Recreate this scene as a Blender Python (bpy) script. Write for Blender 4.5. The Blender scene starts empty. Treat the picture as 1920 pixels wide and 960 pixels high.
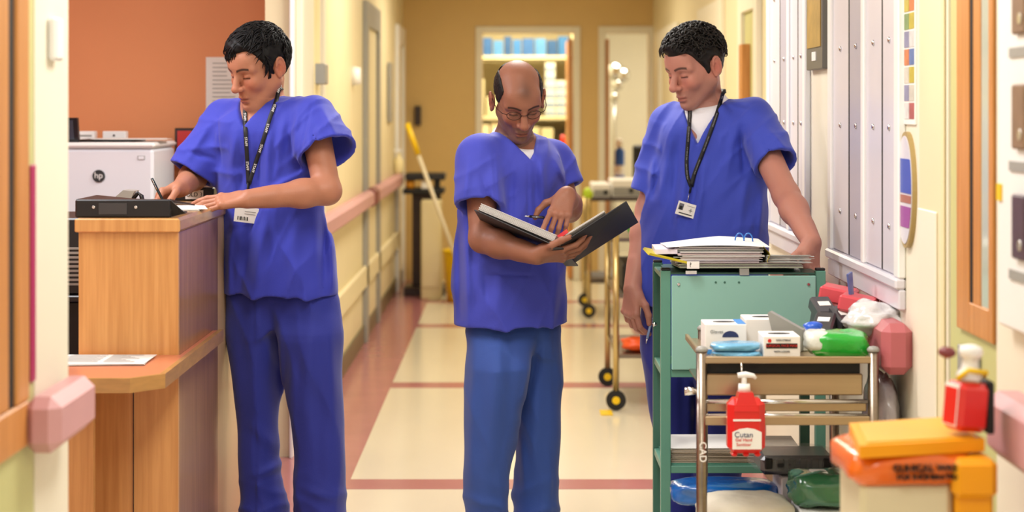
import bpy, math, random
import numpy as np
from mathutils import Vector, Matrix
from mathutils.bvhtree import BVHTree

# ------------------------------------------------------------------ camera, world, lights, exposure
SC = bpy.context.scene
COL = SC.collection
F, VX, VY, CH = 3600.0, 958.0, 205.0, 1.5          # focal length in pixels, vanishing point, camera height
cam_d = bpy.data.cameras.new('camera')
cam = bpy.data.objects.new('camera', cam_d); COL.objects.link(cam)
cam.location = (0, 0, CH); cam.rotation_euler = (math.pi/2, 0, 0)
cam_d.sensor_width = 36; cam_d.lens = 36*F/1920
cam_d.shift_x = (960-VX)/1920; cam_d.shift_y = (VY-480)/1920
cam_d.clip_start = .1; cam_d.clip_end = 60
cam_d.dof.use_dof = True; cam_d.dof.focus_distance = 6.0; cam_d.dof.aperture_fstop = 2.8
SC.camera = cam
SC.view_settings.view_transform = 'Standard'; SC.view_settings.look = 'None'
SC.view_settings.gamma = 1; SC.view_settings.use_curve_mapping = False
SC.view_settings.exposure = 0.0
W_ = bpy.data.worlds.new('world'); SC.world = W_; W_.use_nodes = True
W_.node_tree.nodes['Background'].inputs[0].default_value = (.86, .9, 1, 1)
W_.node_tree.nodes['Background'].inputs[1].default_value = 0.42

def area(name, loc, size, power, color, rot=(0, 0, 0)):
    l = bpy.data.lights.new(name, 'AREA'); l.shape = 'RECTANGLE'
    l.size, l.size_y = size; l.energy = power; l.color = color
    o = bpy.data.objects.new(name, l); COL.objects.link(o)
    o.location = loc; o.rotation_euler = rot
    return o
NEU = (1, .96, .9); WARM = (1, .89, .71); COOL = (.9, .94, 1)
for y_, p_, c_ in ((1.6, 36, NEU), (4.4, 44, NEU), (7.5, 52, NEU), (10.6, 46, WARM), (14.2, 36, WARM)):
    area('corridor_lamp', (0.0, y_, 2.66), (.6, 1.2), p_, c_)
area('station_lamp', (-2.1, 5.8, 2.66), (1.2, .6), 62, (.97, .97, 1))
area('store_room_lamp', (.1, 17.7, 2.6), (.8, .5), 55, (1, .9, .62))
area('side_room_lamp', (1.3, 18.4, 2.6), (.8, .8), 42, (1, .93, .8))

# ------------------------------------------------------------------ helpers
def WP(px, py, Y):                                    # pixel of the photograph at depth Y -> world point
    return np.array([(px-VX)*Y/F, Y, CH-(py-VY)*Y/F])
def lin(c):
    if isinstance(c, str):
        c = [int(c[i:i+2], 16)/255 for i in (0, 2, 4)]
    return tuple(v/12.92 if v <= .04045 else ((v+.055)/1.055)**2.4 for v in c) + (1,)
def mat(name, col, rough=.5, metal=0, var=0, scale=8, stretch=(1, 1, 1), bump=0, bscale=40, spec=.5, coat=0, emit=0, alpha=1, trans=0, attr=None, sss=0, grain=None, sheen=0):
    m = bpy.data.materials.new(name); m.use_nodes = True
    nt = m.node_tree; b = nt.nodes['Principled BSDF']; N = nt.nodes.new; L = nt.links.new
    c = lin(col)
    b.inputs['Base Color'].default_value = c; b.inputs['Roughness'].default_value = rough
    b.inputs['Metallic'].default_value = metal; b.inputs['Specular IOR Level'].default_value = spec
    b.inputs['Coat Weight'].default_value = coat; b.inputs['Coat Roughness'].default_value = .12
    b.inputs['Alpha'].default_value = alpha; b.inputs['Transmission Weight'].default_value = trans
    b.inputs['Sheen Weight'].default_value = sheen
    if sss: b.inputs['Subsurface Weight'].default_value = sss; b.inputs['Subsurface Radius'].default_value = (.012, .005, .003)
    if emit: b.inputs['Emission Color'].default_value = c; b.inputs['Emission Strength'].default_value = emit
    tc = N('ShaderNodeTexCoord'); mp = N('ShaderNodeMapping'); L(tc.outputs['Object'], mp.inputs[0]); mp.inputs['Scale'].default_value = stretch
    src = None
    if attr:
        a = N('ShaderNodeAttribute'); a.attribute_name = attr; src = a.outputs['Color']
    if var:
        nz = N('ShaderNodeTexNoise'); nz.inputs['Scale'].default_value = scale; nz.inputs['Detail'].default_value = 6
        L(mp.outputs[0], nz.inputs['Vector'])
        mx = N('ShaderNodeMix'); mx.data_type = 'RGBA'
        rp = N('ShaderNodeValToRGB'); rp.color_ramp.elements[0].position = .3; rp.color_ramp.elements[1].position = .7
        L(nz.outputs['Fac'], rp.inputs[0]); L(rp.outputs[0], mx.inputs[0])
        if src is None:
            d = lin(grain) if grain else tuple(v*(1-var) for v in c[:3]) + (1,)
            mx.inputs[6].default_value = d; mx.inputs[7].default_value = c
        else:
            h = N('ShaderNodeHueSaturation'); h.inputs['Value'].default_value = 1-var; L(src, h.inputs['Color'])
            L(h.outputs[0], mx.inputs[6]); L(src, mx.inputs[7])
        src = mx.outputs[2]
    if src is not None: L(src, b.inputs['Base Color'])
    if bump:
        n2 = N('ShaderNodeTexNoise'); n2.inputs['Scale'].default_value = bscale; n2.inputs['Detail'].default_value = 5
        L(mp.outputs[0], n2.inputs['Vector'])
        bp = N('ShaderNodeBump'); bp.inputs['Strength'].default_value = bump; bp.inputs['Distance'].default_value = .01
        L(n2.outputs['Fac'], bp.inputs['Height']); L(bp.outputs[0], b.inputs['Normal'])
    return m

class G:
    """collects shapes, builds ONE mesh object"""
    def __init__(s): s.v = []; s.f = []; s.sm = []; s.M = None
    def _add(s, vs, fs, smooth=False):
        o = len(s.v)
        if s.M is not None: vs = [tuple(s.M @ Vector(p)) for p in vs]
        s.v += [tuple(map(float, p)) for p in vs]; s.f += [tuple(i+o for i in f) for f in fs]; s.sm += [smooth]*len(fs)
        return s
    def box(s, lo, hi, c=0.0):
        x0, y0, z0 = [min(p, q) for p, q in zip(lo, hi)]; x1, y1, z1 = [max(p, q) for p, q in zip(lo, hi)]
        c = min(c, (x1-x0)*.45, (y1-y0)*.45, (z1-z0)*.45)
        if c <= 0:
            v = [(x, y, z) for x in (x0, x1) for y in (y0, y1) for z in (z0, z1)]
            return s._add(v, [(0, 1, 3, 2), (4, 6, 7, 5), (0, 4, 5, 1), (2, 3, 7, 6), (0, 2, 6, 4), (1, 5, 7, 3)])
        v = []; idx = {}
        B = ((x0, x1), (y0, y1), (z0, z1))
        for i in (0, 1):
            for j in (0, 1):
                for k in (0, 1):
                    for a in range(3):
                        p = [B[0][i], B[1][j], B[2][k]]
                        for t, b in enumerate((i, j, k)):
                            if t != a: p[t] += c if b == 0 else -c
                        idx[(i, j, k, a)] = len(v); v.append(p)
        f = []
        for a in range(3):
            o1, o2 = [t for t in range(3) if t != a]
            for e in (0, 1):
                q = []
                for (p1, p2) in ((0, 0), (1, 0), (1, 1), (0, 1)):
                    b = [0, 0, 0]; b[a] = e; b[o1] = p1; b[o2] = p2; q.append(idx[(*b, a)])
                f.append(tuple(q))
        for a in range(3):                       # edges along axis a
            o1, o2 = [t for t in range(3) if t != a]
            for p1 in (0, 1):
                for p2 in (0, 1):
                    b0 = [0, 0, 0]; b0[o1] = p1; b0[o2] = p2; b1 = list(b0); b1[a] = 1
                    f.append((idx[(*b0, o1)], idx[(*b1, o1)], idx[(*b1, o2)], idx[(*b0, o2)]))
        for i in (0, 1):
            for j in (0, 1):
                for k in (0, 1): f.append(tuple(idx[(i, j, k, a)] for a in range(3)))
        ctr = Vector(((x0+x1)/2, (y0+y1)/2, (z0+z1)/2)); g = []
        for q in f:
            P = [Vector(v[i]) for i in q]; n = (P[1]-P[0]).cross(P[2]-P[0])
            g.append(q if n.dot(sum(P, Vector())/len(P)-ctr) > 0 else q[::-1])
        return s._add(v, g)
    def tube(s, pts, r, n=8, caps=True, smooth=True, flat=1.0):
        P = [Vector(p) for p in pts]; m = len(P); R = r if hasattr(r, '__len__') else [r]*m
        T = [((P[min(i+1, m-1)]-P[max(i-1, 0)]).normalized()) for i in range(m)]
        u = T[0].orthogonal().normalized(); vs = []; fs = []
        for i in range(m):
            u = (u-T[i]*u.dot(T[i])); u = u.normalized() if u.length > 1e-6 else T[i].orthogonal().normalized()
            w = T[i].cross(u)
            for j in range(n):
                a = 2*math.pi*j/n; vs.append(P[i]+(u*math.cos(a)+w*math.sin(a)*flat)*R[i])
        for i in range(m-1):
            for j in range(n):
                k = (j+1) % n; fs.append((i*n+j, i*n+k, (i+1)*n+k, (i+1)*n+j))
        s._add(vs, fs, smooth)
        if caps:
            o = len(s.v)-len(vs); s.f += [tuple(o+j for j in range(n))[::-1], tuple(o+(m-1)*n+j for j in range(n))]; s.sm += [False]*2
        return s
    def cyl(s, a, b, r1, r2=None, n=16): return s.tube([a, b], [r1, r1 if r2 is None else r2], n)
    def lathe(s, c, prof, n=20, sx=1, sy=1):
        vs = [(c[0]+r*math.cos(2*math.pi*j/n)*sx, c[1]+r*math.sin(2*math.pi*j/n)*sy, c[2]+z) for r, z in prof for j in range(n)]
        m = len(prof)
        fs = [(i*n+j, i*n+(j+1) % n, (i+1)*n+(j+1) % n, (i+1)*n+j) for i in range(m-1) for j in range(n)]
        s._add(vs, fs, True)
        o = len(s.v)-len(vs); s.f += [tuple(o+j for j in range(n))[::-1], tuple(o+(m-1)*n+j for j in range(n))]; s.sm += [False]*2
        return s
    def poly(s, pts): return s._add(pts, [tuple(range(len(pts)))])
    def slab(s, pts, off):                     # polygon extruded by vector off
        n = len(pts); a = [Vector(p) for p in pts]; b = [p+Vector(off) for p in a]
        nn = (a[1]-a[0]).cross(a[2]-a[0])
        fs = [tuple(range(n)), tuple(range(2*n-1, n-1, -1))]+[(i, n+i, n+(i+1) % n, (i+1) % n) for i in range(n)]
        if nn.dot(Vector(off)) > 0: fs = [f[::-1] for f in fs]
        return s._add(a+b, fs)
    def grid(s, fn, nu, nv, smooth=True):
        vs = [fn(i/nu, j/nv) for i in range(nu+1) for j in range(nv+1)]
        fs = [(i*(nv+1)+j, (i+1)*(nv+1)+j, (i+1)*(nv+1)+j+1, i*(nv+1)+j+1) for i in range(nu) for j in range(nv)]
        return s._add(vs, fs, smooth)
    def blob(s, c, r, amp=.1, freq=3, seed=0, nu=28, nv=18, e=1.0):       # lumpy pillow form (bags, packs)
        rd = random.Random(seed); ph = [(rd.uniform(0, 6), rd.uniform(0, 6), rd.uniform(-1, 1), rd.uniform(-1, 1), rd.uniform(-1, 1)) for _ in range(7)]
        def sg(v): return math.copysign(abs(v)**e, v)
        def fn(a, b):
            th = 2*math.pi*a; p = -math.pi/2+math.pi*b
            x, y, z = sg(math.cos(p))*sg(math.cos(th)), sg(math.cos(p))*sg(math.sin(th)), sg(math.sin(p))
            q = 1+amp*sum(math.sin(freq*(i*.5+1)*(k1*x+k2*y+k3*z)+p1)*1.0/(1+i*.5) for i, (p1, p2, k1, k2, k3) in enumerate(ph))*.6
            return (c[0]+r[0]*x*q, c[1]+r[1]*y*q, c[2]+r[2]*z*q)
        return s.grid(fn, nu, nv)
    def mesh(s, name, loc=(0, 0, 0)):
        me = bpy.data.meshes.new(name)
        me.from_pydata([(a-loc[0], b-loc[1], c-loc[2]) for a, b, c in s.v], [], s.f)
        me.polygons.foreach_set('use_smooth', s.sm); me.update()
        return me
    def build(s, name, m, parent=None):
        loc = root_loc(parent)
        o = bpy.data.objects.new(name, s.mesh(name, loc)); COL.objects.link(o)
        if m is not None: o.data.materials.append(m)
        if parent is not None: o.parent = parent
        return o
def root_loc(p):
    t = Vector((0, 0, 0))
    while p is not None: t += p.location; p = p.parent
    return t
def tag(o, label=None, cat=None, group=None, kind=None):
    if label: o['label'] = label
    if cat: o['category'] = cat
    if group: o['group'] = group
    if kind: o['kind'] = kind
    return o
def thing(name, label, cat, loc=(0, 0, 0), group=None):
    o = bpy.data.objects.new(name, None); COL.objects.link(o); o.empty_display_size = .05
    o.location = loc
    return tag(o, label, cat, group)
def one(g, name, m, label, cat, group=None):         # a thing that is one mesh, origin at its base
    vs = np.array(g.v); c = (vs.min(0)+vs.max(0))/2; c[2] = vs[:, 2].min()
    me = g.mesh(name, c); me.materials.append(m)
    o = bpy.data.objects.new(name, me); o.location = c; COL.objects.link(o)
    return tag(o, label, cat, group)
def struct(name, g, m, parent=None):
    o = g.build(name, m, parent)
    if parent is None: o['kind'] = 'structure'
    return o
def copy_part(o, parent, loc):
    c = o.copy(); COL.objects.link(c); c.parent = parent; c.location = loc
    return c
def text(body, name, m, parent, origin, ux, uy, h, ext=.0006, align='CENTER', bold=False):
    """flat lettering: origin world point, ux reading direction, uy up direction, h letter height"""
    cu = bpy.data.curves.new(name, 'FONT'); cu.body = body; cu.size = h*1.4; cu.extrude = ext
    cu.align_x = align; cu.align_y = 'CENTER'
    if bold: cu.offset = .02*h
    ob = bpy.data.objects.new(name, cu); COL.objects.link(ob)
    bpy.context.view_layer.update()
    me = bpy.data.meshes.new_from_object(ob.evaluated_get(bpy.context.evaluated_depsgraph_get()))
    bpy.data.objects.remove(ob)
    me.name = name; me.materials.clear(); me.materials.append(m)
    ux = Vector(ux).normalized(); uy = Vector(uy); uy = (uy-ux*uy.dot(ux)).normalized(); uz = ux.cross(uy)
    R = Matrix((ux, uy, uz)).transposed().to_4x4()
    o = bpy.data.objects.new(name, me); COL.objects.link(o)
    me.transform(R)
    o.location = Vector(origin)-root_loc(parent); o.parent = parent
    return o
# ------------------------------------------------------------------ materials
M_cream = mat('cream_paint', 'e8dcb6', .45, var=.05, scale=3, bump=.05, bscale=120)
M_ochre = mat('ochre_paint', 'd9b876', .5, var=.05, scale=3, bump=.05, bscale=120)
M_ivory = mat('ivory_paint', 'ece6d3', .45, var=.04, scale=3, bump=.05, bscale=100)
M_white = mat('white_paint', 'f0f0ef', .35, var=.03, scale=5)
M_lav2 = mat('grey_violet_board', 'b4b2c0', .35, var=.05, scale=4)
M_lav = mat('satin_white_boards', 'dbd9e2', .3, var=.05, scale=4)
M_terra = mat('terracotta_paint', 'e29562', .6, var=.06, scale=2, bump=.08, bscale=150)
M_ceil = mat('ceiling_white', 'f2efe6', .8, var=.03, scale=6)
M_floor = mat('cream_vinyl', 'e8e0ca', .16, var=.09, scale=1.6, stretch=(1, .35, 1), spec=.55)
M_pink = mat('pink_vinyl', 'b57478', .18, var=.1, scale=5, spec=.5)
M_rail = mat('dusty_pink_rail', 'c9969a', .4, var=.05, scale=6)
M_rail2 = mat('rose_red_rail', 'b8646a', .4, var=.06, scale=6)
M_dkrail = mat('maroon_rail_joint', '7a343a', .45)
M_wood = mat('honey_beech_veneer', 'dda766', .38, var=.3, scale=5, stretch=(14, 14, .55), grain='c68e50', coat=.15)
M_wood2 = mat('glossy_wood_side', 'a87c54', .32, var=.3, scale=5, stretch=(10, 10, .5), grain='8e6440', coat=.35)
M_edge = mat('wood_edging', 'b98a50', .3, var=.25, scale=5, stretch=(3, 3, 14), coat=.3)
M_ledge = mat('salmon_laminate', 'c97a58', .28, var=.06, scale=30)
M_doorw = mat('orange_door_wood', 'cf8f50', .4, var=.2, scale=6, stretch=(10, 10, .6), grain='b87a3c')
M_green = mat('pale_green_paint', 'c5c487', .4, var=.04, scale=4)
M_black = mat('black_plastic', '15151a', .4, var=.1, scale=20)
M_dark = mat('dark_rubber', '0c0c0e', .6, var=.1, scale=20)
M_grey = mat('grey_paint', '9a9a96', .4, var=.05, scale=8)
M_base = mat('olive_skirting', '6d6448', .4, var=.15, scale=6)
M_magenta = mat('magenta_plastic', 'a81f5a', .4)
M_glass = mat('pale_glass', 'b9c3b8', .12, var=.05, scale=3, spec=.6)
M_steel = mat('brushed_steel', '9c9083', .28, metal=1, var=.12, scale=6, stretch=(1, 1, 30), bump=.03, bscale=200)
M_steel2 = mat('brushed_steel_panel', 'c6b090', .35, metal=.9, var=.14, scale=4, stretch=(.6, 1, 12))
M_chrome = mat('bright_steel', 'd8d8d8', .15, metal=1, var=.05, scale=20)
M_paper = mat('white_paper', 'eeece8', .7, var=.03, scale=12)
M_ink = mat('black_ink', '161616', .6)
M_yellow = mat('yellow_plastic', 'ecc400', .4, var=.05, scale=8)
M_brownd = mat('dark_brown_wood', '33211b', .4, var=.2, scale=6)

# ------------------------------------------------------------------ setting
XL, XR, XR2, YF, ZC = -.95, 1.05, 1.25, 16.9, 2.7
fl = struct('floor', G().box((-4.2, -2, -.1), (2.6, 21, 0)), M_floor)
inl = [((XL, 4.1), (-.65, YF)), ((.82, 2), (XR2, YF)), ((-4.2, 3.9), (XL, 8.7))]
for (x0, y0), (x1, y1) in inl:
    struct('floor_border', G().box((x0, y0, 0), (x1, y1, .0012)), M_pink, fl)
for yc in (7.68, 10.44, 13.3, 14.96):
    struct('floor_stripe', G().box((-.65, yc-.1, 0), (.82, yc+.1, .0012)), M_pink, fl)
struct('ceiling', G().box((-4.2, -.5, ZC), (2.6, 21, ZC+.1)), M_ceil)
# left, near: door, jamb, corner
wl = G().box((XL-.2, -.5, 0), (XL, 2.75, ZC)).box((XL-.2, 2.75, 2.1), (XL, 3.83, ZC)).box((XL-.2, 3.83, 0), (XL, 4.12, ZC)).box((-4.2, 3.95, 0), (XL-.2, 4.12, ZC))
struct('wall_left', wl, M_ivory)
d1 = struct('door_1', G().box((XL-.06, 2.77, .01), (XL-.001, 3.828, 2.09), .003), M_green)
def vision(parent, x, s, y0, y1, z0, z1, w, m, proud=.014):      # wooden rim round the glazed slot of a door
    struct('vision_frame', G().box((x, y0, z0), (x+s*proud, y1, z0+w), .004), m, parent)
    struct('vision_frame', G().box((x, y0, z1-w), (x+s*proud, y1, z1), .004), m, parent)
    struct('vision_frame', G().box((x, y0, z0+w), (x+s*proud, y0+w, z1-w), .004), m, parent)
    struct('vision_frame', G().box((x, y1-w, z0+w), (x+s*proud, y1, z1-w), .004), m, parent)
    struct('vision_glass', G().box((x-s*.002, y0+w, z0+w), (x+s*.003, y1-w, z1-w)), M_glass, parent)
vision(d1, XL-.001, 1, 3.05, 3.745, .845, 2.0, .088, M_doorw, .012)
struct('glazing_bar', G().box((XL, 3.4, .935), (XL+.009, 3.6, 1.91), .003), M_doorw, d1)
struct('door_gap', G().box((XL, 3.605, .935), (XL+.005, 3.65, 1.91)), M_dark, d1)
struct('edge_strip', G().box((XL-.001, 3.79, .96), (XL+.004, 3.826, 1.39), .002), M_magenta, d1)
tag(one(G().box((XL, 3.93, 1.6), (XL+.02, 4.0, 1.69), .006), 'wall_sensor', M_white, 'small white sensor box on the cream post at the left edge', 'sensor'))
# handrails of the corridor
def rail(name, x0, x1, y0, y1, z0, z1, m):
    return G().box((min(x0, x1), y0, z0), (max(x0, x1), y1, z1), .022)
t = struct('trim_1', rail('r', XL, XL+.075, 3.72, 4.06, .83, .94, M_rail), M_rail)
t = struct('trim_2', rail('r', XL, XL+.075, 8.9, 12.35, .875, .98, M_rail), M_rail)
struct('rail_joint', G().box((XL, 12.35, .87), (XL+.08, 12.75, .985), .02), M_dkrail, t)
struct('rail_length', rail('r', XL, XL+.075, 12.75, 15.7, .875, .98, M_rail), M_rail, t)
struct('trim_3', G().box((XL, 9.6, .36), (XL+.03, 15.9, .5), .012), M_cream)
t = struct('trim_4', rail('r', XR-.082, XR, 5.0, 7.2, .806, .94, M_rail2), M_rail2)
t = struct('trim_5', rail('r', XR-.085, XR, 1.6, 3.915, .8, .93, M_rail), M_rail)
# left, far
struct('wall_left_far', G().box((XL-.11, 8.28, 0), (XL, YF, ZC)), M_cream)
struct('baseboard_left', G().box((XL, 8.3, 0), (XL+.012, YF, .12), .003), M_base)
struct('trim_6', G().box((XL-.002, 8.24, 0), (XL+.014, 8.34, ZC), .004), M_white)
def doorway_left(n, y0, y1, m, mf, w=.09, zt=2.12):
    d = struct('door_%d' % n, G().box((XL, y0+w, .005), (XL+.006, y1-w, zt-w)), m)
    struct('door_jamb', G().box((XL, y0, 0), (XL+.03, y0+w, zt), .004), mf, d)
    struct('door_jamb', G().box((XL, y1-w, 0), (XL+.03, y1, zt), .004), mf, d)
    struct('door_head', G().box((XL, y0+w, zt-w), (XL+.03, y1-w, zt), .004), mf, d)
    return d
d2 = doorway_left(2, 8.46, 9.55, M_ivory, M_ivory, zt=2.3)
struct('door_glass', G().box((XL+.006, 9.2, 1.0), (XL+.012, 9.44, 2.15)), mat('lit_glass', 'f6e6b0', .3), d2)
struct('door_closer', G().box((XL+.006, 9.2, 1.62), (XL+.06, 9.36, 1.72), .006), M_grey, d2)
d3 = doorway_left(3, 12.3, 13.6, M_cream, M_grey, .16, 2.2)
d4 = doorway_left(4, 15.75, 16.75, M_cream, M_white, .16, 2.2)
struct('door_plate', G().box((XL+.006, 14.7, 1.4), (XL+.02, 15.1, 1.86), .004), M_grey, d4)
tag(one(G().cyl((XL, 11.5, 1.7), (XL+.05, 11.5, 1.7), .06, .05), 'door_bell', M_white, 'small round white fitting on the yellow left wall', 'fitting'))
# station walls
struct('wall_station', G().box((-4.2, 8.7, 0), (XL-.11, 8.85, ZC)).box((-4.2, 4.12, 0), (-4.0, 8.7, ZC)), M_terra)
# right wall: near section with a door, far section set back
wr = G().box((XR, -.5, 0), (XR+.15, 4.15, ZC)).box((XR, 4.15, 2.1), (XR+.15, 4.61, ZC)).box((XR, 4.61, 0), (XR+.15, 7.9, ZC))
struct('wall_right', wr, M_ivory)
struct('wall_right_far', G().box((XR2, 7.9, 0), (XR2+.12, YF, ZC)), M_cream)
struct('trim_7', G().box((XR-.012, 4.63, 0), (XR, 4.885, ZC), .006), M_cream)
struct('trim_8', G().box((XR-.018, 4.67, .72), (XR-.012, 4.875, 1.25), .003), M_ivory)
d5 = struct('door_5', G().box((XR+.004, 4.16, .01), (XR+.05, 4.605, 2.09), .003), M_green)
for y0, y1, z0, z1 in ((4.38, 4.5, .99, 2.05), (4.165, 4.2, .99, 2.05), (4.2, 4.38, .99, 1.06), (4.2, 4.38, 1.97, 2.05)):
    struct('vision_frame', G().box((XR-.006, y0, z0), (XR+.004, y1, z1), .002), M_doorw, d5)
struct('glazing_bar', G().box((XR-.002, 4.29, 1.06), (XR+.004, 4.355, 1.97), .001), M_doorw, d5)
struct('door_gap', G().box((XR-.003, 4.355, 1.06), (XR+.004, 4.38, 1.97)), M_dark, d5)
struct('vision_glass', G().box((XR+.001, 4.2, 1.06), (XR+.004, 4.29, 1.97)), M_glass, d5)
struct('push_plate', G().box((XR+.004, 4.3, .8), (XR-.004, 4.5, .95), .002), M_grey, d5)
struct('baseboard_right', G().box((XR-.012, 4.95, 0), (XR, 7.9, .12), .003), M_base)
struct('baseboard_right_far', G().box((XR2-.012, 8.0, 0), (XR2, YF, .12), .003), M_base)
# boarded white windows on the right wall
SCREW = []
def window_unit(n, y0, y1, ym, z0=1.05, z1=2.35):
    w = struct('window_%d' % n, G().box((XR-.006, y0, z0), (XR, y1, z1)), M_lav)
    X0 = XR-.022
    for a, b in ((y0-.03, y0+.03), (ym-.02, ym+.02), (y1-.04, y1+.02)):
        struct('window_frame', G().box((X0, a, z0), (XR, b, z1), .004), M_white, w)
    struct('window_sill', G().box((XR-.03, y0-.03, z0-.03), (XR, y1+.02, z0), .006), M_lav, w)
    struct('window_apron', G().box((XR-.02, y0-.03, z0-.085), (XR, y1+.02, z0-.03), .004), M_lav, w)
    for a, b in ((y0+.03, ym-.02), (ym+.02, y1-.04)):
        mid = a+(b-a)*.45
        for p, q in ((a+.002, mid-.008), (mid+.008, b-.002)):
            struct('board', G().box((XR-.013, p, z0+.004), (XR-.006, q, z1-.02), .002), M_lav2 if (b == y1-.04 and p < mid) else M_lav, w)
            for zz in (1.18, 1.45, 1.69, 1.93):
                if not SCREW:
                    SCREW.append(struct('screw', G().lathe((0, 0, 0), [(.009, 0), (.009, .002), (.005, .005)], 10), M_chrome, w))
                    o = SCREW[0]; o.data.transform(Matrix.Rotation(-math.pi/2, 4, 'Y'))
                else:
                    o = copy_part(SCREW[0], w, (0, 0, 0))
                o.location = (XR-.0135, (p+q)/2, zz)
        struct('gap_strip', G().box((XR-.0132, mid-.009, z0+.004), (XR-.006, mid+.009, z1-.02)), M_dark, w)
    return w
window_unit(1, 5.13, 6.22, 5.63)
window_unit(2, 6.75, 7.72, 7.15)
# doors on the far right wall
def doorway_right(n, y0, y1, m, mf, w=.1, zt=2.15):
    d = struct('door_%d' % n, G().box((XR2-.006, y0+w, .005), (XR2, y1-w, zt-w)), m)
    struct('door_jamb', G().box((XR2-.03, y0, 0), (XR2, y0+w, zt), .004), mf, d)
    struct('door_jamb', G().box((XR2-.03, y1-w, 0), (XR2, y1, zt), .004), mf, d)
    struct('door_head', G().box((XR2-.03, y0+w, zt-w), (XR2, y1-w, zt), .004), mf, d)
    return d
d6 = doorway_right(6, 9.55, 10.35, M_green, M_ivory, .14)
struct('door_leaf_edge', G().box((XR2-.05, 9.98, .01), (XR2-.006, 10.12, 1.84), .003), M_doorw, d6)
d7 = doorway_right(7, 11.2, 12.6, M_ivory, M_ivory, .2)
d8 = doorway_right(8, 14.2, 16.0, M_cream, M_ivory, .2)
# far wall with two doorways
D1, D2 = (-.25, .55), (.83, 1.21)
wf = G().box((-1.2, YF, 0), (D1[0], YF+.12, ZC)).box((D1[0], YF, 2.17), (D1[1], YF+.12, ZC)).box((D1[1], YF, 0), (D2[0], YF+.12, ZC)).box((D2[0], YF, 2.17), (D2[1], YF+.12, ZC)).box((D2[1], YF, 0), (2.6, YF+.12, ZC))
struct('wall_far', wf, M_ochre)
for n, (a, b) in ((9, D1), (10, D2)):
    d = struct('trim_%d' % n, G().box((a-.06, YF-.02, 0), (a, YF, 2.23), .004), M_ivory)
    struct('door_jamb', G().box((b, YF-.02, 0), (b+.06, YF, 2.23), .004), M_ivory, d)
    struct('door_head', G().box((a, YF-.02, 2.17), (b, YF, 2.23), .004), M_ivory, d)
struct('door_9', G().box((D1[1]-.045, YF+.02, .01), (D1[1]-.005, YF+.8, 2.12), .003), M_doorw)
struct('door_10', G().box((D2[0]+.0, YF+.02, .01), (D2[0]+.035, YF+.8, 2.12), .003), M_doorw)
struct('wall_store', G().box((-1.6, 19.2, 0), (.66, 19.3, ZC)).box((-1.7, YF, 0), (-1.6, 19.3, ZC)).box((.62, YF+.12, 0), (.7, 20.6, ZC)), M_cream)
struct('wall_side_room', G().box((.7, 20.5, 0), (2.6, 20.6, ZC)).box((2.5, YF, 0), (2.6, 20.6, ZC)), M_ivory)
# ------------------------------------------------------------------ nurse station counter and what lies on it
HT = 1.192
ct = thing('reception_counter', 'tall honey-wood counter with a lower salmon ledge, left of the writing man', 'counter', (-1.08, 6.0, 0))
G().box((-1.227, 5.45, .0), (-.945, 5.47, 1.15)).build('front_panel', M_wood, ct)
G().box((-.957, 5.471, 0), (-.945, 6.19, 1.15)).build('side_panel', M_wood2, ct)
G().box((-.957, 6.193, 0), (-.946, 7.8, 1.15)).build('end_panel', mat('beige_panel', 'd6b184', .4, var=.08, scale=4, coat=.2), ct)
G().box((-1.227, 5.471, 0), (-1.21, 7.8, 1.15)).build('back_panel', M_wood, ct)
G().box((-1.235, 5.44, 1.15), (-.938, 7.8, HT), .008).build('worktop', M_edge, ct)
G().box((-1.235, 5.432, 1.152), (-.938, 5.442, 1.19), .003).build('worktop_edge', M_wood, ct)
G().slab([(-1.75, 4.98, .77), (-.99, 4.98, .77), (-.925, 5.06, .77), (-.925, 5.449, .77), (-1.75, 5.449, .77)], (0, 0, .033)).build('ledge', M_ledge, ct)
g = G()
g.slab([(-1.75, 4.965, .766), (-.985, 4.965, .766), (-.99, 4.98, .766), (-1.75, 4.98, .766)], (0, 0, .038))
g.slab([(-.985, 4.965, .766), (-.91, 5.055, .766), (-.925, 5.06, .766), (-.99, 4.98, .766)], (0, 0, .038))
g.slab([(-.91, 5.055, .766), (-.91, 6.08, .766), (-.925, 6.08, .766), (-.925, 5.06, .766)], (0, 0, .038))
g.build('ledge_edging', M_edge, ct)
G().box((-1.75, 5.2, 0), (-1.131, 5.225, .765)).build('ledge_support', M_wood, ct)
G().box((-.944, 5.46, .772), (-.926, 6.08, .8)).build('ledge_return', M_ledge, ct)
G().box((-1.072, 5.446, .0), (-1.07, 5.45, .76)).build('panel_joint', M_brownd, ct)

bd = thing('lever_arch_file', 'black box file lying closed on the counter corner beside the writing man', 'folder', (-1.1, 5.58, HT))
G().box((-1.238, 5.452, HT), (-.968, 5.47, HT+.052), .004).build('spine', M_black, bd)
G().box((-1.238, 5.47, HT), (-.968, 5.74, HT+.004)).build('cover', M_black, bd)
G().slab([(-1.238, 5.47, HT+.048), (-.968, 5.47, HT+.048), (-.945, 5.74, HT+.02), (-1.238, 5.74, HT+.048)], (0, 0, .004)).build('cover', M_black, bd)
G().slab([(-.9675, 5.455, HT+.05), (-.9675, 5.47, HT+.002), (-.925, 5.47, HT+.012), (-.935, 5.46, HT+.02)], (0, .004, 0)).build('flap', M_dark, bd)
G().box((-1.17, 5.449, HT+.01), (-1.09, 5.4525, HT+.042)).build('label_pocket', mat('grey_pocket', '3c3c40', .3), bd)
for x in (-1.185, -1.065): G().cyl((x, 5.4525, HT+.03), (x, 5.449, HT+.03), .006, .004, 10).build('rivet', M_chrome, bd)
hp = thing('hole_punch', 'small black and silver hole punch behind the box file', 'hole punch', (-1.2, 5.98, HT))
G().box((-1.235, 5.93, HT), (-1.145, 6.03, HT+.018), .004).build('base', M_black, hp)
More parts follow.
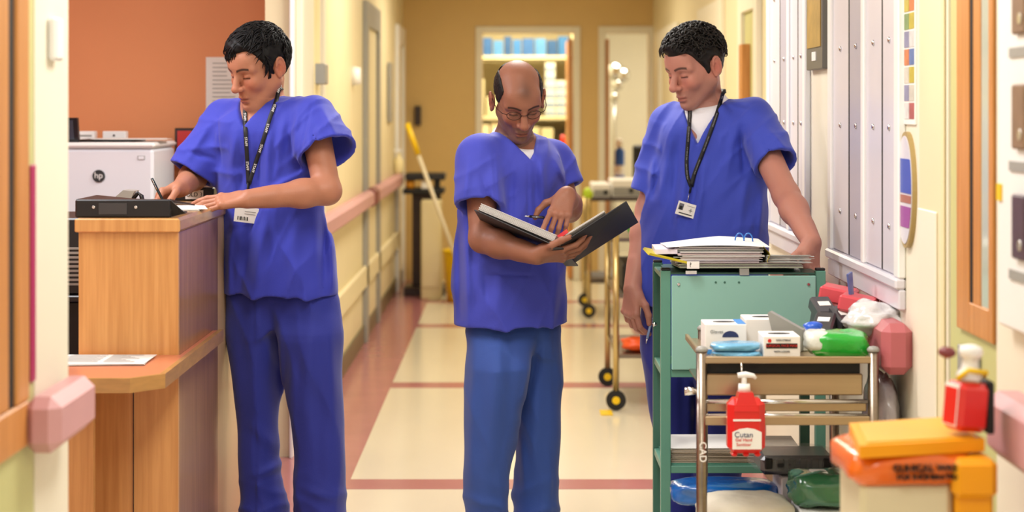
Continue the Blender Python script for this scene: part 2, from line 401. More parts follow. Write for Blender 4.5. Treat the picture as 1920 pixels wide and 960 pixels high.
G().slab([(-1.232, 5.94, HT+.03), (-1.2, 5.94, HT+.058), (-1.165, 5.94, HT+.055), (-1.18, 5.94, HT+.02), (-1.232, 5.94, HT+.02)], (0, .08, 0)).build('lever', M_grey, hp)
G().tube([(-1.18, 5.95, HT+.018), (-1.155, 5.95, HT+.05), (-1.145, 5.95, HT+.04), (-1.14, 5.95, HT+.015)], .007, 6).build('handle', M_black, hp)
lb = thing('card_box', 'black card box with a small white label, on the counter behind the hands', 'box', (-1.06, 6.5, HT))
G().box((-1.14, 6.46, HT), (-1.0, 6.6, HT+.045), .004).build('body', M_black, lb)
G().box((-1.095, 6.457, HT+.006), (-1.035, 6.46, HT+.036)).build('label', M_paper, lb)
text('OLD 3', 'label_text', M_ink, lb, (-1.065, 6.4565, HT+.021), (1, 0, 0), (0, 0, 1), .014)
def sheets(name, label, cat, c, w, d, n, rot, z, group=None, jit=.01, seed=1, m=None, dz=.0012, sub='sheet'):
    rd = random.Random(seed); t = thing(name, label, cat, (c[0], c[1], z), group)
    for i in range(n):
        g = G(); a = rot+rd.uniform(-1, 1)*jit*6
        ox, oy = rd.uniform(-jit, jit), rd.uniform(-jit, jit)
        p = []
        for sx, sy in ((-1, -1), (1, -1), (1, 1), (-1, 1)):
            x, y = sx*w/2, sy*d/2
            p.append((c[0]+ox+x*math.cos(a)-y*math.sin(a), c[1]+oy+x*math.sin(a)+y*math.cos(a), z+i*dz*1.6))
        g.slab(p, (0, 0, dz)); g.build(sub, m or M_paper, t)
    return t
sheets('writing_sheet', 'white sheets under the writing hands on the counter', 'paper', (-1.03, 5.93), .16, .24, 3, .15, HT+.0005, seed=4)
ps = sheets('newspaper', 'folded printed paper lying on the low salmon ledge', 'paper', (-1.13, 5.32), .25, .2, 3, .06, .8035, seed=3, m=mat('printed_paper', 'e4e2de', .7, var=.28, scale=60, stretch=(.3, 6, 1)))

for i in range(9):
    y_ = 5.25+i*.017
    G().box((-1.235+.004*(i % 3), y_, .8105), (-1.13-.02*(i % 2), y_+.006, .8112)).build('text_line', M_grey, ps)
    G().box((-1.115, y_, .8105), (-1.03-.015*(i % 4), y_+.006, .8112)).build('text_line', M_grey, ps)
# printer behind the counter
cab = thing('printer_cabinet', 'dark cabinet that carries the white printer', 'cabinet', (-1.75, 8.2, 0))
G().box((-2.15, 7.85, 0), (-1.42, 8.6, 1.02), .004).build('body', M_brownd, cab)
G().box((-2.17, 7.83, 1.02), (-1.4, 8.62, 1.05), .004).build('top', M_black, cab)
M_prn = mat('printer_white', 'e3e6ee', .35, var=.02, scale=5)
pr = thing('printer', 'white laser printer with a round dark emblem on its front', 'printer', (-1.75, 8.2, 1.05))
G().box((-2.02, 8.0, 1.05), (-1.49, 8.5, 1.335), .012).build('body', M_prn, pr)
G().box((-2.03, 7.99, 1.337), (-1.482, 8.51, 1.362), .01).build('lid', M_white, pr)
G().box((-1.85, 8.1, 1.362), (-1.6, 8.42, 1.372), .004).build('output_tray', M_black, pr)
G().box((-1.555, 7.997, 1.29), (-1.525, 8.0, 1.307)).build('badge_window', M_grey, pr)
G().box((-1.552, 7.996, 1.292), (-1.528, 7.998, 1.305)).build('badge_inset', M_prn, pr)
em = G().cyl((-1.717, 8.001, 1.222), (-1.717, 7.994, 1.222), .026, n=28).build('emblem', mat('emblem_dark', '33373c', .3, metal=.5), pr)
text('hp', 'emblem_lettering', M_white, pr, (-1.717, 7.993, 1.224), (1, 0, 0), (.22, 0, 1), .026)
cp = G().slab([(-1.9, 8.03, 1.362), (-1.808, 8.03, 1.362), (-1.808, 8.0, 1.465), (-1.9, 8.0, 1.465)], (0, .03, 0)).build('control_panel', M_black, pr)
G().slab([(-1.895, 8.026, 1.375), (-1.825, 8.026, 1.375), (-1.825, 8.0, 1.455), (-1.895, 8.0, 1.455)], (0, -.002, 0)).build('screen', mat('screen_dark', '3a4450', .15), cp)
for k, (a, b) in enumerate(((143, 179), (194, 237))):
    x0, x1 = WP(a, 0, 8.45)[0], WP(b, 0, 8.45)[0]
    t = thing('label_box', ['small white box at the left on the printer lid', 'small white box with a dark dot, right on the printer lid'][k], 'box', ((x0+x1)/2, 8.45, 1.362), 'white boxes on the printer')
    G().box((x0, 8.43, 1.362), (x1, 8.49, 1.404), .003).build('body', M_white, t)
    if k: G().cyl(((x0+x1)/2, 8.431, 1.385), ((x0+x1)/2, 8.428, 1.385), .005, n=10).build('dot', M_ink, t)
    else: G().box((x0+.012, 8.428, 1.38), (x1-.012, 8.4305, 1.388)).build('print_band', M_grey, t)
tp = sheets('printout', 'loose printed sheets on top of the printer', 'paper', (-1.62, 8.2), .3, .2, 2, .05, 1.3725, seed=8)
tw = thing('computer_tower', 'black computer case behind the counter end', 'computer', (-1.45, 6.2, .92))
G().box((-1.75, 6.0, .92), (-1.26, 6.4, 1.16), .006).build('case', M_black, tw)
for i in range(9): G().box((-1.42, 5.997, .95+i*.014), (-1.29, 6.0, .957+i*.014)).build('vent_slot', M_grey, tw)
un = thing('under_desk_unit', 'black drawer unit below the computer case', 'cabinet', (-1.5, 6.2, 0))
G().box((-1.8, 5.98, 0), (-1.24, 6.42, .9), .004).build('body', M_dark, un)
G().box((-1.81, 5.97, .9), (-1.235, 6.43, .92), .004).build('top', M_black, un)
po = thing('wall_notice', 'white printed notice on the orange wall behind the writing man', 'notice', (-1.3, 8.69, 1.5))
a, b = WP(386, 107, 8.69), WP(470, 232, 8.69)
G().box((a[0], 8.692, b[2]), (b[0], 8.7, a[2])).build('sheet', M_paper, po)
rd = random.Random(2)
for i in range(13):
    z = a[2]-.03-i*.019
    G().box((a[0]+.03, 8.690, z), (a[0]+.06+rd.uniform(.03, .1), 8.692, z+.004)).build('text_line', M_grey, po)
rf = thing('red_picture', 'red picture with a dark figure in a black frame, beside the printer', 'picture', (-1.45, 8.6, 1.25))
a, b = WP(329, 240, 8.6), WP(372, 305, 8.6)
G().box((a[0], 8.58, b[2]), (b[0]+.05, 8.6, a[2]), .003).build('frame', M_black, rf)
G().box((a[0]+.012, 8.578, b[2]), (b[0]+.04, 8.5805, a[2]-.012)).build('print', mat('red_print', 'c42a26', .5, var=.1, scale=10), rf)
G().tube([(a[0]+.065, 8.577, a[2]-.045), (a[0]+.07, 8.577, a[2]-.07), (a[0]+.075, 8.577, a[2]-.1)], [.02, .026, .034], 10, flat=.1).build('figure', M_dark, rf)
sh = thing('low_shelf', 'dark shelf unit carrying the red picture behind the printer', 'shelf', (-1.4, 8.6, 0))
G().box((-1.395, 8.45, 0), (-1.1, 8.68, 1.24), .004).build('body', M_brownd, sh)
# picture and posters on the right wall
pc = thing('gold_picture', 'narrow gold-toned picture with a grey mount between the white windows', 'picture', (XR, 6.5, 1.6))
G().box((XR-.02, 6.35, 1.635), (XR, 6.69, 2.2), .003).build('frame', mat('grey_mount', '5c5a55', .4), pc)
G().box((XR-.023, 6.38, 1.71), (XR-.0195, 6.66, 2.18)).build('print', mat('gold_print', 'b8954a', .35, var=.35, scale=14), pc)
G().box((XR-.023, 6.48, 1.665), (XR-.0195, 6.56, 1.695)).build('plaque', M_white, pc)
tag(one(G().slab([(XR-.0225, 6.46, 1.63), (XR-.0225, 6.33, 1.63), (XR-.0225, 6.33, 1.9)], (.002, 0, 0)), 'picture_cord', M_ink, 'thin dark cord at the edge of the gold picture', 'cord')) if False else None
pal = ['d8d4c8', 'd87a3c', '5a7ab8', 'c8b83a', 'b85a5a', 'e0e0e0', '7a9a5a', '8a8ab0']
rd = random.Random(5)
pt = thing('leaflet_poster', 'tall poster of small coloured pictures on the strip beside the window', 'poster', (XR, 5.03, 1.45))
G().box((XR-.006, 4.965, 1.46), (XR, 5.1, 2.1), .001).build('backing', M_paper, pt)
PM = [mat('poster_'+c, c, .4, var=.3, scale=30) for c in pal]
for i in range(13):
    for j in range(2):
        y0 = 4.97+j*.063; z0 = 1.475+i*.047
        G().box((XR-.0075, y0, z0), (XR-.006, y0+.058, z0+.042)).build('picture_patch', PM[rd.randrange(len(PM))], pt)
ov = thing('oval_sign', 'oval printed sign in blue and purple on the right wall', 'sign', (XR, 5.06, 1.1))
def oval(x0, x1, sc, z0, z1, name, m):
    g = G(); n = 40; cy, cz, ry, rz = 5.06, 1.288, .1*sc, .153*sc
    pts = [(x0, cy+ry*math.cos(2*math.pi*i/n), min(max(cz+rz*math.sin(2*math.pi*i/n), z0), z1)) for i in range(n)]
    g.slab(pts, (x1-x0, 0, 0)); return g.build(name, m, ov)
oval(XR, XR-.012, 1, 0, 3, 'rim', mat('oval_rim', 'a8905a', .4)); oval(XR-.012, XR-.014, .93, 0, 3, 'face', M_lav)
oval(XR-.014, XR-.0155, .9, 1.28, 1.37, 'blue_band', mat('oval_blue', '3a55b8', .4)); oval(XR-.014, XR-.0155, .9, 1.19, 1.245, 'purple_band', mat('oval_purple', '9a4a9a', .4))
oval(XR-.014, XR-.0155, .9, 1.255, 1.275, 'brown_band', mat('oval_brown', 'a86a58', .4))
ds = thing('glove_dispenser', 'white wall dispenser with brown boxes at the right edge', 'dispenser', (XR, 3.8, 1.05))
G().box((XR-.03, 3.55, 1.05), (XR, 4.02, 2.0), .006).build('body', M_white, ds)
mb = mat('brown_card', '8a6e55', .5, var=.2, scale=15)
for z0, z1, m in ((1.2, 1.33, mat('dark_pack', '54404e', .4, var=.3, scale=20)), (1.42, 1.55, mb), (1.65, 1.78, mb)):
    G().box((XR-.042, 3.775, z0), (XR-.03, 3.87, z1), .004).build('box_front', m, ds)
    G().box((XR-.034, 3.72, z0-.045), (XR-.03, 3.92, z0-.025)).build('slot_lip', M_grey, ds)
    G().cyl((XR-.045, 3.8, z0+.03), (XR-.042, 3.8, z0+.03), .012, n=12).build('knob', M_chrome, ds)
G().box((XR-.034, 3.985, 1.31), (XR-.03, 4.02, 1.345)).build('yellow_tab', M_yellow, ds)

# ------------------------------------------------------------------ green notes trolley
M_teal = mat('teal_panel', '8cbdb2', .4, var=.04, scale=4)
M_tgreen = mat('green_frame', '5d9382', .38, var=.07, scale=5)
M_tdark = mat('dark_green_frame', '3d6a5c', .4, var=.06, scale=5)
gt = thing('notes_trolley', 'green metal notes trolley in front of the leaning man', 'trolley', (.7, 5.97, 0))
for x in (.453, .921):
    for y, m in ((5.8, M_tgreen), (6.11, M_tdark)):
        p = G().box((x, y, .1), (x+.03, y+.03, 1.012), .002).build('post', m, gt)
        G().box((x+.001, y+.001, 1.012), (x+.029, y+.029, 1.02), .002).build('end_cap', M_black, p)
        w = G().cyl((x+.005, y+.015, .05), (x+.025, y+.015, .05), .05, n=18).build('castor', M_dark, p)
pn = G().box((.485, 5.793, .713), (.921, 5.806, .998), .003).build('panel', M_teal, gt)
for x in (.506, .898): G().cyl((x, 5.794, .972), (x, 5.789, .972), .006, .004, 10).build('screw', M_chrome, pn)
for x in (.618, .645, .688): G().cyl((x, 5.7935, .978), (x, 5.7915, .978), .0035, n=8).build('hole', M_tdark, pn)
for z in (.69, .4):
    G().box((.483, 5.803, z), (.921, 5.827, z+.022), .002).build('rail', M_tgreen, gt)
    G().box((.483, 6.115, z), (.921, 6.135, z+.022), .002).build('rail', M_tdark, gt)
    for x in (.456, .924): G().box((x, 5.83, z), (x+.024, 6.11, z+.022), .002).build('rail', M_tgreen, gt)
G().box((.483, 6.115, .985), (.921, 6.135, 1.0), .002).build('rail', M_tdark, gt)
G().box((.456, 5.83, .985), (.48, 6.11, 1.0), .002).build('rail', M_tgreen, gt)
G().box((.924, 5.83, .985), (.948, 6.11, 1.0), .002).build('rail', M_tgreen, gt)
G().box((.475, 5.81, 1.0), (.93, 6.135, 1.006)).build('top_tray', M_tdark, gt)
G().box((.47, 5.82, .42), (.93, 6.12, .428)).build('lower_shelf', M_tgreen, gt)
G().box((.47, 5.82, .1), (.93, 6.12, .115)).build('base_shelf', M_tgreen, gt)
G().box((.69, 5.79, 1.0), (.718, 5.81, 1.02)).build('label_clip', M_grey, gt)
G().box((.527, 5.788, 1.003), (.56, 5.795, 1.013)).build('label_clip', M_white, gt)
G().tube([(.478, 5.81, .95), (.478, 5.805, .9), (.48, 5.805, .87)], .004, 6).build('latch', M_chrome, gt)
G().tube([(.452, 5.96, .835), (.44, 5.96, .83)], .006, 8).build('side_knob', M_chrome, gt)
# the notes on top
rd = random.Random(9)
Mf = [mat('note_'+c, c, .7, var=.06, scale=20) for c in ('e9e6e2', 'd8d5d2', 'c9cbc8', 'e0c9c9', 'd9d0de', 'b9bdb8')]
Mgf = mat('pale_green_folder', 'c4d2bd', .6, var=.06, scale=10)
g3 = thing('green_folder', 'pale green card folders at the bottom of the notes pile', 'folder', (.7, 5.95, 1.006))
for i in range(4):
    dx = rd.uniform(-.006, .006)
    G().slab([(.51+dx, 5.785, 1.0215+i*.0045), (.882+dx, 5.79, 1.0215+i*.0045), (.875+dx, 6.02, 1.0075+i*.0045), (.51+dx, 6.1, 1.0075+i*.0045)], (0, 0, .003)).build('cover', [Mgf, Mf[2], Mgf, Mf[1]][i], g3)
n1 = thing('patient_notes', 'thick bundle of patient notes with a white top sheet, left on the trolley', 'notes', (.62, 5.95, 1.025))
z = 1.0395
for i in range(17):
    dx, dy = rd.uniform(-.009, .009), rd.uniform(-.006, .006); th = rd.choice((.001, .0022, .0028))
    a = rd.uniform(-.02, .02)
    x0, x1 = .492+dx+rd.uniform(0, .02), .755+dx
    lift = .018-i*.0005
    G().slab([(x0, 5.77+dy-a*.1, z), (x1, 5.775+dy+a*.1, z), (x1+.012, 6.07+dy, z-lift), (x0+.012, 6.07+dy, z-lift)], (0, 0, th)).build('sheet', Mf[rd.randrange(6)], n1)
    z += th+.0007
def top(u, v):
    x = .47+u*.31; y = 5.76+v*.3
    return (x, y, z+.004-.012*v-.006*(u-.5)**2*4+(.016*v*(1-abs(u-.6)*1.2))+.012*max(0, u-.2)*v)
g = G().grid(top, 10, 6); o = g.build('top_sheet', M_paper, n1)
G().slab([(.435, 5.78, 1.064), (.50, 5.765, 1.066), (.515, 6.0, 1.066), (.44, 6.0, 1.064)], (0, 0, .014)).build('curled_sheets', Mf[4], n1)
for x in (.706, .733):
    G().tube([(x+.0+.014*math.cos(a)-.0, 5.93, z+.004+.026*math.sin(a)) for a in np.linspace(0, math.pi, 9)], .0022, 6).build('binding_ring', mat('blue_ring', '2f74c8', .3), n1)
n2 = thing('patient_notes', 'flatter bundle of grey notes at the right on the trolley', 'notes', (.85, 5.95, 1.025))
z2 = 1.0395
for i in range(11):
    dx, dy = rd.uniform(-.01, .01), rd.uniform(-.006, .006); th = rd.choice((.001, .002, .0028))
    G().slab([(.77, 5.775+dy, z2), (.905+dx, 5.78+dy, z2-.003*(i < 3)), (.89+dx, 6.0+dy, z2-.018), (.77, 6.05+dy, z2-.018)], (0, 0, th)).build('sheet', Mf[rd.choice((1, 2, 5, 5))], n2)
    z2 += th+.0004
M_yf = mat('yellow_folder', 'cdbb1e', .5, var=.1, scale=12)
yd = thing('yellow_divider', 'yellow card divider standing between the two note bundles', 'divider', (.765, 5.9, 1.025))
def yv(u, v): return (.759+.016*math.sin(u*3.0)**2+.012*(1-u)*(1-u), 5.762+v*.25, 1.0395+u*.05-.012*v)
G().grid(yv, 8, 3).build('card', M_yf, yd)
y2 = thing('yellow_folder', 'yellow folder poking out left under the notes on the trolley', 'folder', (.45, 5.9, 1.03))
G().slab([(.412, 5.76, 1.063), (.418, 5.757, 1.069), (.53, 5.765, 1.043), (.53, 5.765, 1.036)], (0, .25, 0)).build('card', M_yf, y2)
tb = thing('tab_label', 'small white tab with a question mark on the notes pile', 'label', (.545, 5.76, 1.03))
G().box((.528, 5.757, 1.022), (.565, 5.76, 1.044)).build('tab', M_paper, tb)
text('?', 'tab_text', M_ink, tb, (.538, 5.7565, 1.033), (1, 0, 0), (0, 0, 1), .014)
sheets('shelf_papers', 'papers and a tan file on the lower shelf of the green trolley', 'paper', (.68, 5.95), .4, .26, 9, 0, .4285, seed=12, m=mat('tan_paper', 'b7aa98', .6, var=.1, scale=20), dz=.0028, jit=.004)
sheets('shelf_sheet', 'white sheet lying on the tan file on the lower trolley shelf', 'paper', (.6, 5.95), .24, .25, 1, .05, .47, seed=13)

# ------------------------------------------------------------------ steel dressing trolley
st = thing('dressing_trolley', 'stainless steel dressing trolley with a shallow drawer, front right', 'trolley', (.72, 5.25, 0))
for x, y in ((.486, 5.0), (.934, 5.0), (.538, 5.49), (.915, 5.49)):
    if True:
        p = G().cyl((x+.012, y+.012, .1), (x+.012, y+.012, .868), .0145, n=18).build('post', M_steel, st)
        G().lathe((x+.012, y+.012, .868), [(.016, 0), (.017, .006), (.012, .012), (.004, .014)], 16).build('post_cap', M_grey, p)
        G().cyl((x+.003, y+.012, .05), (x+.021, y+.012, .05), .05, n=18).build('castor', M_dark, p)
G().box((.505, 5.0, .838), (.94, 5.012, .856), .002).build('tray_rim', M_steel2, st)
G().box((.505, 5.01, .838), (.94, 5.52, .842)).build('top_tray', M_steel2, st)
G().box((.55, 5.508, .838), (.92, 5.52, .87), .002).build('tray_rim', M_steel2, st)
for x in (.5, .93): G().box((x, 5.02, .838), (x+.01, 5.51, .856), .002).build('tray_rim', M_steel2, st)
dr = G().box((.51, 5.02, .752), (.92, 5.035, .808), .003).build('drawer', M_steel2, st)
G().box((.51, 5.03, .752), (.92, 5.5, .757)).build('drawer_floor', M_steel, dr)
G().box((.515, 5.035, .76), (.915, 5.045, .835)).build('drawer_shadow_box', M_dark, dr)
G().cyl((.5, 5.008, .738), (.93, 5.008, .738), .006, n=12).build('front_bar', M_chrome, st)
G().box((.505, 5.02, .71), (.93, 5.028, .732), .002).build('front_bar', M_steel2, st)
G().box((.505, 5.0, .677), (.935, 5.012, .7), .002).build('front_bar', M_steel2, st)
G().cyl((.5, 5.006, .703), (.93, 5.006, .703), .004, n=10).build('front_bar', M_chrome, st)
G().cyl((.455, 5.02, .763), (.49, 5.02, .763), .011, .009, 14).build('push_knob', M_chrome, st)
for z in (.33, .1): G().box((.495, 5.01, z), (.945, 5.515, z+.012), .002).build('shelf', M_steel, st)
text('CAD', 'post_label', M_white, st, (.498, 4.985, .61), (0, 0, -1), (1, 0, 0), .018, bold=True)

# red hand gel bottle hung on the trolley front
M_red = mat('red_plastic', 'd81f1c', .3, var=.05, scale=8, coat=.4)
def rbox(g, x0, x1, y0, y1, z0, z1, c): return g.box((x0, y0, z0), (x1, y1, z1), c)
gb = thing('hand_gel_bottle', 'red hand gel bottle with white pump hung on the trolley front', 'bottle', (.605, 4.955, .615))
G().box((.557, 4.925, .615), (.654, 4.985, .757), .016).build('body', M_red, gb)
G().slab([(.572, 4.923, .725), (.636, 4.923, .725), (.622, 4.93, .772), (.586, 4.93, .772)], (0, .045, 0)).build('shoulder', M_red, gb)
G().cyl((.602, 4.955, .77), (.602, 4.955, .792), .017, .015, 18).build('collar', M_white, gb)
G().cyl((.602, 4.955, .79), (.602, 4.955, .812), .007, n=12).build('pump_stem', M_white, gb)
G().tube([(.585, 4.955, .813), (.605, 4.953, .816), (.625, 4.95, .813), (.632, 4.95, .806)], [.007, .008, .006, .004], 10).build('pump_head', M_white, gb)
lbz = [(.568, 4.9245, .628), (.643, 4.9245, .628), (.643, 4.9245, .672), (.625, 4.9245, .68), (.606, 4.9245, .683), (.586, 4.9245, .68), (.568, 4.9245, .672)]
lo = G().slab(lbz, (0, -.001, 0)).build('label', M_white, gb)
text('Cutan', 'label_text', mat('navy_ink', '3a4068', .5), lo, (.597, 4.923, .665), (1, 0, 0), (0, 0, 1), .014)
text('Gel Hand', 'label_text', M_red, lo, (.597, 4.923, .652), (1, 0, 0), (0, 0, 1), .008)
text('Sanitiser', 'label_text', M_red, lo, (.597, 4.923, .64), (1, 0, 0), (0, 0, 1), .008)
G().box((.57, 4.9235, .7), (.641, 4.925, .705)).build('white_stripe', M_white, gb)
G().tube([(.6, 4.983, .75), (.6, 4.995, .83), (.6, 5.006, .845)], .003, 6).build('hanger', M_chrome, gb)
for x in (.575, .605, .635): G().box((x-.008, 4.935, .607), (x+.008, 4.975, .617), .004).build('foot', M_red, gb)

# goods on the steel trolley
TZ = .8425
def glove_box(x0, x1, y0, y1, h, label, oval_c, stripe=None, writing=None):
    t = thing('glove_box', label, 'box', ((x0+x1)/2, (y0+y1)/2, TZ), 'glove boxes on the steel trolley')
    G().box((x0, y0, TZ), (x1, y1, TZ+h), .002).build('carton', M_paper, t)
    cx, cy = (x0+x1)/2, (y0+y1)/2; n = 24
    G().slab([(cx+.03*math.cos(2*math.pi*i/n), cy+.018*math.sin(2*math.pi*i/n), TZ+h) for i in range(n)], (0, 0, .0008)).build('opening', M_dark, t)
    if stripe:
        G().box((x1-.025, y0+.002, TZ+h), (x1-.002, y1-.002, TZ+h+.0008)).build('blue_corner', stripe, t)
        G().box((x0+.001, y0-.0008, TZ), (x0+.045, y0, TZ+.012)).build('blue_corner', stripe, t)
    if oval_c: G().slab([(cx+.012+.022*math.cos(math.pi*i/14), y0, TZ+.045+.017*math.sin(math.pi*i/14)) for i in range(15)], (0, -.0008, 0)).build('print_oval', oval_c, t)
    return t
M_navy = mat('navy_print', '27325e', .5); M_sky = mat('blue_print', '3b8ad8', .5)
b1 = glove_box(.522, .634, 5.16, 5.28, .08, 'white glove box with a navy oval, left on the steel trolley', M_navy, M_sky)
text('Gloves', 'print_text', M_grey, b1, (.553, 5.159, TZ+.06), (1, 0, 0), (0, 0, 1), .009)
b2 = glove_box(.64, .75, 5.24, 5.36, .085, 'white glove box behind the other two boxes on the trolley', None, M_sky)
b3 = glove_box(.663, .76, 5.04, 5.16, .062, 'white carton with red and black lettering, nearest the trolley edge', None)
G().cyl((.679, 5.04, TZ+.05), (.679, 5.039, TZ+.05), .005, n=14).build('red_dot', M_red, b3)
G().box((.67, 5.039, TZ+.03), (.752, 5.04, TZ+.043)).build('lettering_band', M_ink, b3)
text('SURGICAL FACE MASK', 'print_text', M_red, b3, (.711, 5.0385, TZ+.0368), (1, 0, 0), (0, 0, 1), .006)
text('WITH LOOPS', 'print_text', M_ink, b3, (.711, 5.0385, TZ+.0215), (1, 0, 0), (0, 0, 1), .005)
text('NON-STERILE', 'print_text', M_ink, b3, (.715, 5.0385, TZ+.0515), (1, 0, 0), (0, 0, 1), .0045)
M_bluep = mat('clear_blue_pack', '6fb6e0', .18, var=.12, scale=25, bump=.4, bscale=60, coat=.5)
for k, z in enumerate((TZ+.011, TZ+.032)):
    one(G().blob((.596-.004*k, 5.075, z), (.064, .05, .0115), .07, 5, k+2, e=.55), 'wipes_pack', M_bluep, ['lower of two flat blue wrapped packs at the trolley edge', 'upper of two flat blue wrapped packs at the trolley edge'][k], 'pack', 'blue wrapped packs')
M_grn = mat('green_bag', '1fae35', .25, var=.12, scale=12, bump=.35, bscale=40, coat=.5)
M_wbag = mat('white_bag', 'dfe4de', .3, var=.06, scale=12, bump=.35, bscale=40, coat=.4)
gr = thing('refill_bag', 'green and white plastic bag of wipes on the trolley corner', 'bag', (.86, 5.09, TZ))
G().blob((.868, 5.09, TZ+.036), (.079, .06, .036), .09, 4, 5, e=.6).build('bag', M_grn, gr)
G().blob((.81, 5.085, TZ+.046), (.034, .05, .028), .06, 4, 8, e=.6).build('white_end', M_wbag, gr)
one(G().slab([(.72, 5.2, TZ+.001), (.785, 5.2, TZ+.001), (.79, 5.2, TZ+.06), (.70, 5.2, TZ+.11), (.695, 5.2, TZ+.105)], (.01, .02, 0)), 'leaning_card', M_grey, 'grey card leaning between the boxes on the steel trolley', 'card')
one(G().blob((.83, 5.27, TZ+.062), (.026, .02, .013), .1, 4, 3), 'blue_roll', mat('blue_plastic', '2a5fd0', .3), 'bright blue roll lying behind the green bag', 'roll')
one(G().box((.78, 5.22, TZ), (.87, 5.33, TZ+.05), .003), 'supply_carton', M_white, 'plain white carton under the blue roll', 'carton')
M_blk2 = mat('charcoal_plastic', '3c3d42', .3, var=.1, scale=15, coat=.3)
bz = TZ
for k, (x, y, dz, rz) in enumerate(((.885, 5.46, .07, .2), (.878, 5.37, .035, -.35), (.932, 5.4, .05, .3))):
    t = thing('test_meter', ['black hand meter at the back, nearest the green panel', 'black hand meter in front of the other two meters', 'black hand meter at the right, beside the red packs'][k], 'meter', (x, y, bz), 'black meters on the trolley')
    g = G(); g.M = Matrix.Translation((x, y, bz+dz)) @ Matrix.Rotation(rz, 4, 'Z') @ Matrix.Rotation(.45, 4, 'X')
    g.box((-.03, -.045, 0), (.03, .045, .04), .006); g.box((-.026, -.04, -dz*.72), (.026, .02, 0)); g.build('body', M_blk2, t)
    g = G(); g.M = Matrix.Translation((x, y, bz+dz)) @ Matrix.Rotation(rz, 4, 'Z') @ Matrix.Rotation(.45, 4, 'X')
    g.box((-.017, -.01, .0395), (.017, .012, .0415)); g.build('label', M_paper, t)
    g = G(); g.M = Matrix.Translation((x, y, bz+dz)) @ Matrix.Rotation(rz, 4, 'Z') @ Matrix.Rotation(.45, 4, 'X')
    g.box((-.027, -.0465, .006), (.027, -.044, .034)); g.build('face', M_dark, t)
M_rp = mat('coral_pack', 'd9505a', .4, var=.08, scale=12)
for k, (x, y) in enumerate(((.953, 5.56), (.985, 5.42))):
    g = G(); g.M = Matrix.Translation((x, y, .985-.012*k)) @ Matrix.Rotation(-.3, 4, 'Z') @ Matrix.Rotation(.18, 4, 'Y')
    g.box((-.05, -.06, -.045), (.05, .06, 0), .006)
    one(g, 'coral_pack', M_rp, ['coral red pack at the back, behind the black meters', 'coral red pack nearer, beside the white plastic bag'][k], 'pack', 'coral red packs')
one(G().slab([(.955, 5.41, .95), (.968, 5.44, .95), (.962, 5.44, 1.04), (.945, 5.41, 1.035)], (.006, .002, 0)), 'blue_booklet', mat('slate_blue', '5a68a0', .4), 'slim slate-blue booklet standing among the red packs', 'booklet')
M_clear = mat('crumpled_plastic', 'd9d7d8', .2, var=.08, scale=10, bump=.6, bscale=25, coat=.5)
one(G().blob((.985, 5.22, .93), (.085, .09, .045), .16, 5, 11, 36, 22), 'plastic_bag', M_clear, 'crumpled white plastic bag over the red rail', 'bag')
one(G().blob((1.0, 5.18, .675), (.045, .13, .12), .1, 5, 14, 36, 24), 'plastic_bag', mat('grey_clear_plastic', 'bdb6bb', .2, var=.1, scale=8, bump=.6, bscale=22, coat=.5), 'large pale plastic bag hanging below the red rail', 'bag')
# goods low on the steel trolley
SZ = .3425
one(G().blob((.625, 5.16, SZ+.063), (.13, .12, .06), .05, 5, 21, 36, 20, e=.6), 'folded_linen', mat('cream_linen', 'dcd6c4', .7, var=.1, scale=10, bump=.5, bscale=25), 'folded cream linen at the bottom left of the steel trolley', 'linen')
one(G().box((.56, 5.32, SZ), (.72, 5.48, SZ+.05), .003), 'grey_carton', mat('grey_card', 'b5b0b2', .6), 'grey carton under the royal blue pack', 'carton')
one(G().blob((.6, 5.4, SZ+.083), (.15, .085, .032), .05, 4, 22, 36, 20, e=.5), 'blue_pack', mat('royal_blue_pack', '0f64b8', .2, var=.2, scale=6, bump=.3, bscale=30, coat=.6), 'royal blue plastic pack below the red bottle', 'pack')
one(G().box((.765, 5.04, SZ), (.93, 5.24, SZ+.095), .004), 'white_carton', M_white, 'white carton under the green wrapped pack', 'carton')
gp = thing('green_pack', 'dark green pack in clear plastic at the bottom right of the trolley', 'pack', (.83, 5.15, SZ+.095))
G().blob((.835, 5.15, SZ+.143), (.09, .085, .047), .07, 4, 24, 36, 22, e=.6).build('pack', mat('dark_green_pack', '2f6b48', .18, var=.2, scale=7, bump=.5, bscale=25, coat=.7), gp)
G().box((.8, 5.11, SZ+.186), (.845, 5.16, SZ+.191), .002).build('label', M_paper, gp)
bt = thing('black_tray', 'black ribbed tray in clear plastic on the shelf under the drawer', 'tray', (.81, 5.4, SZ+.145))
G().box((.69, 5.3, SZ+.147), (.897, 5.47, SZ+.2), .012).build('tray', M_blk2, bt)
for i in range(6): G().box((.7+i*.032, 5.291, SZ+.165), (.722+i*.032, 5.3, SZ+.195), .003).build('rib', M_dark, bt)
G().blob((.793, 5.385, SZ+.178), (.125, .1, .033), .05, 6, 31, 36, 18, e=.6).build('wrapper', mat('clear_wrap', 'e8e8ea', .12, alpha=.13, bump=.5, bscale=30, spec=.8), bt)
one(G().box((.745, 5.29, SZ), (.895, 5.47, SZ+.142), .004), 'pale_carton', mat('pale_card', 'c4bec2', .6), 'grey carton carrying the black ribbed tray', 'carton')

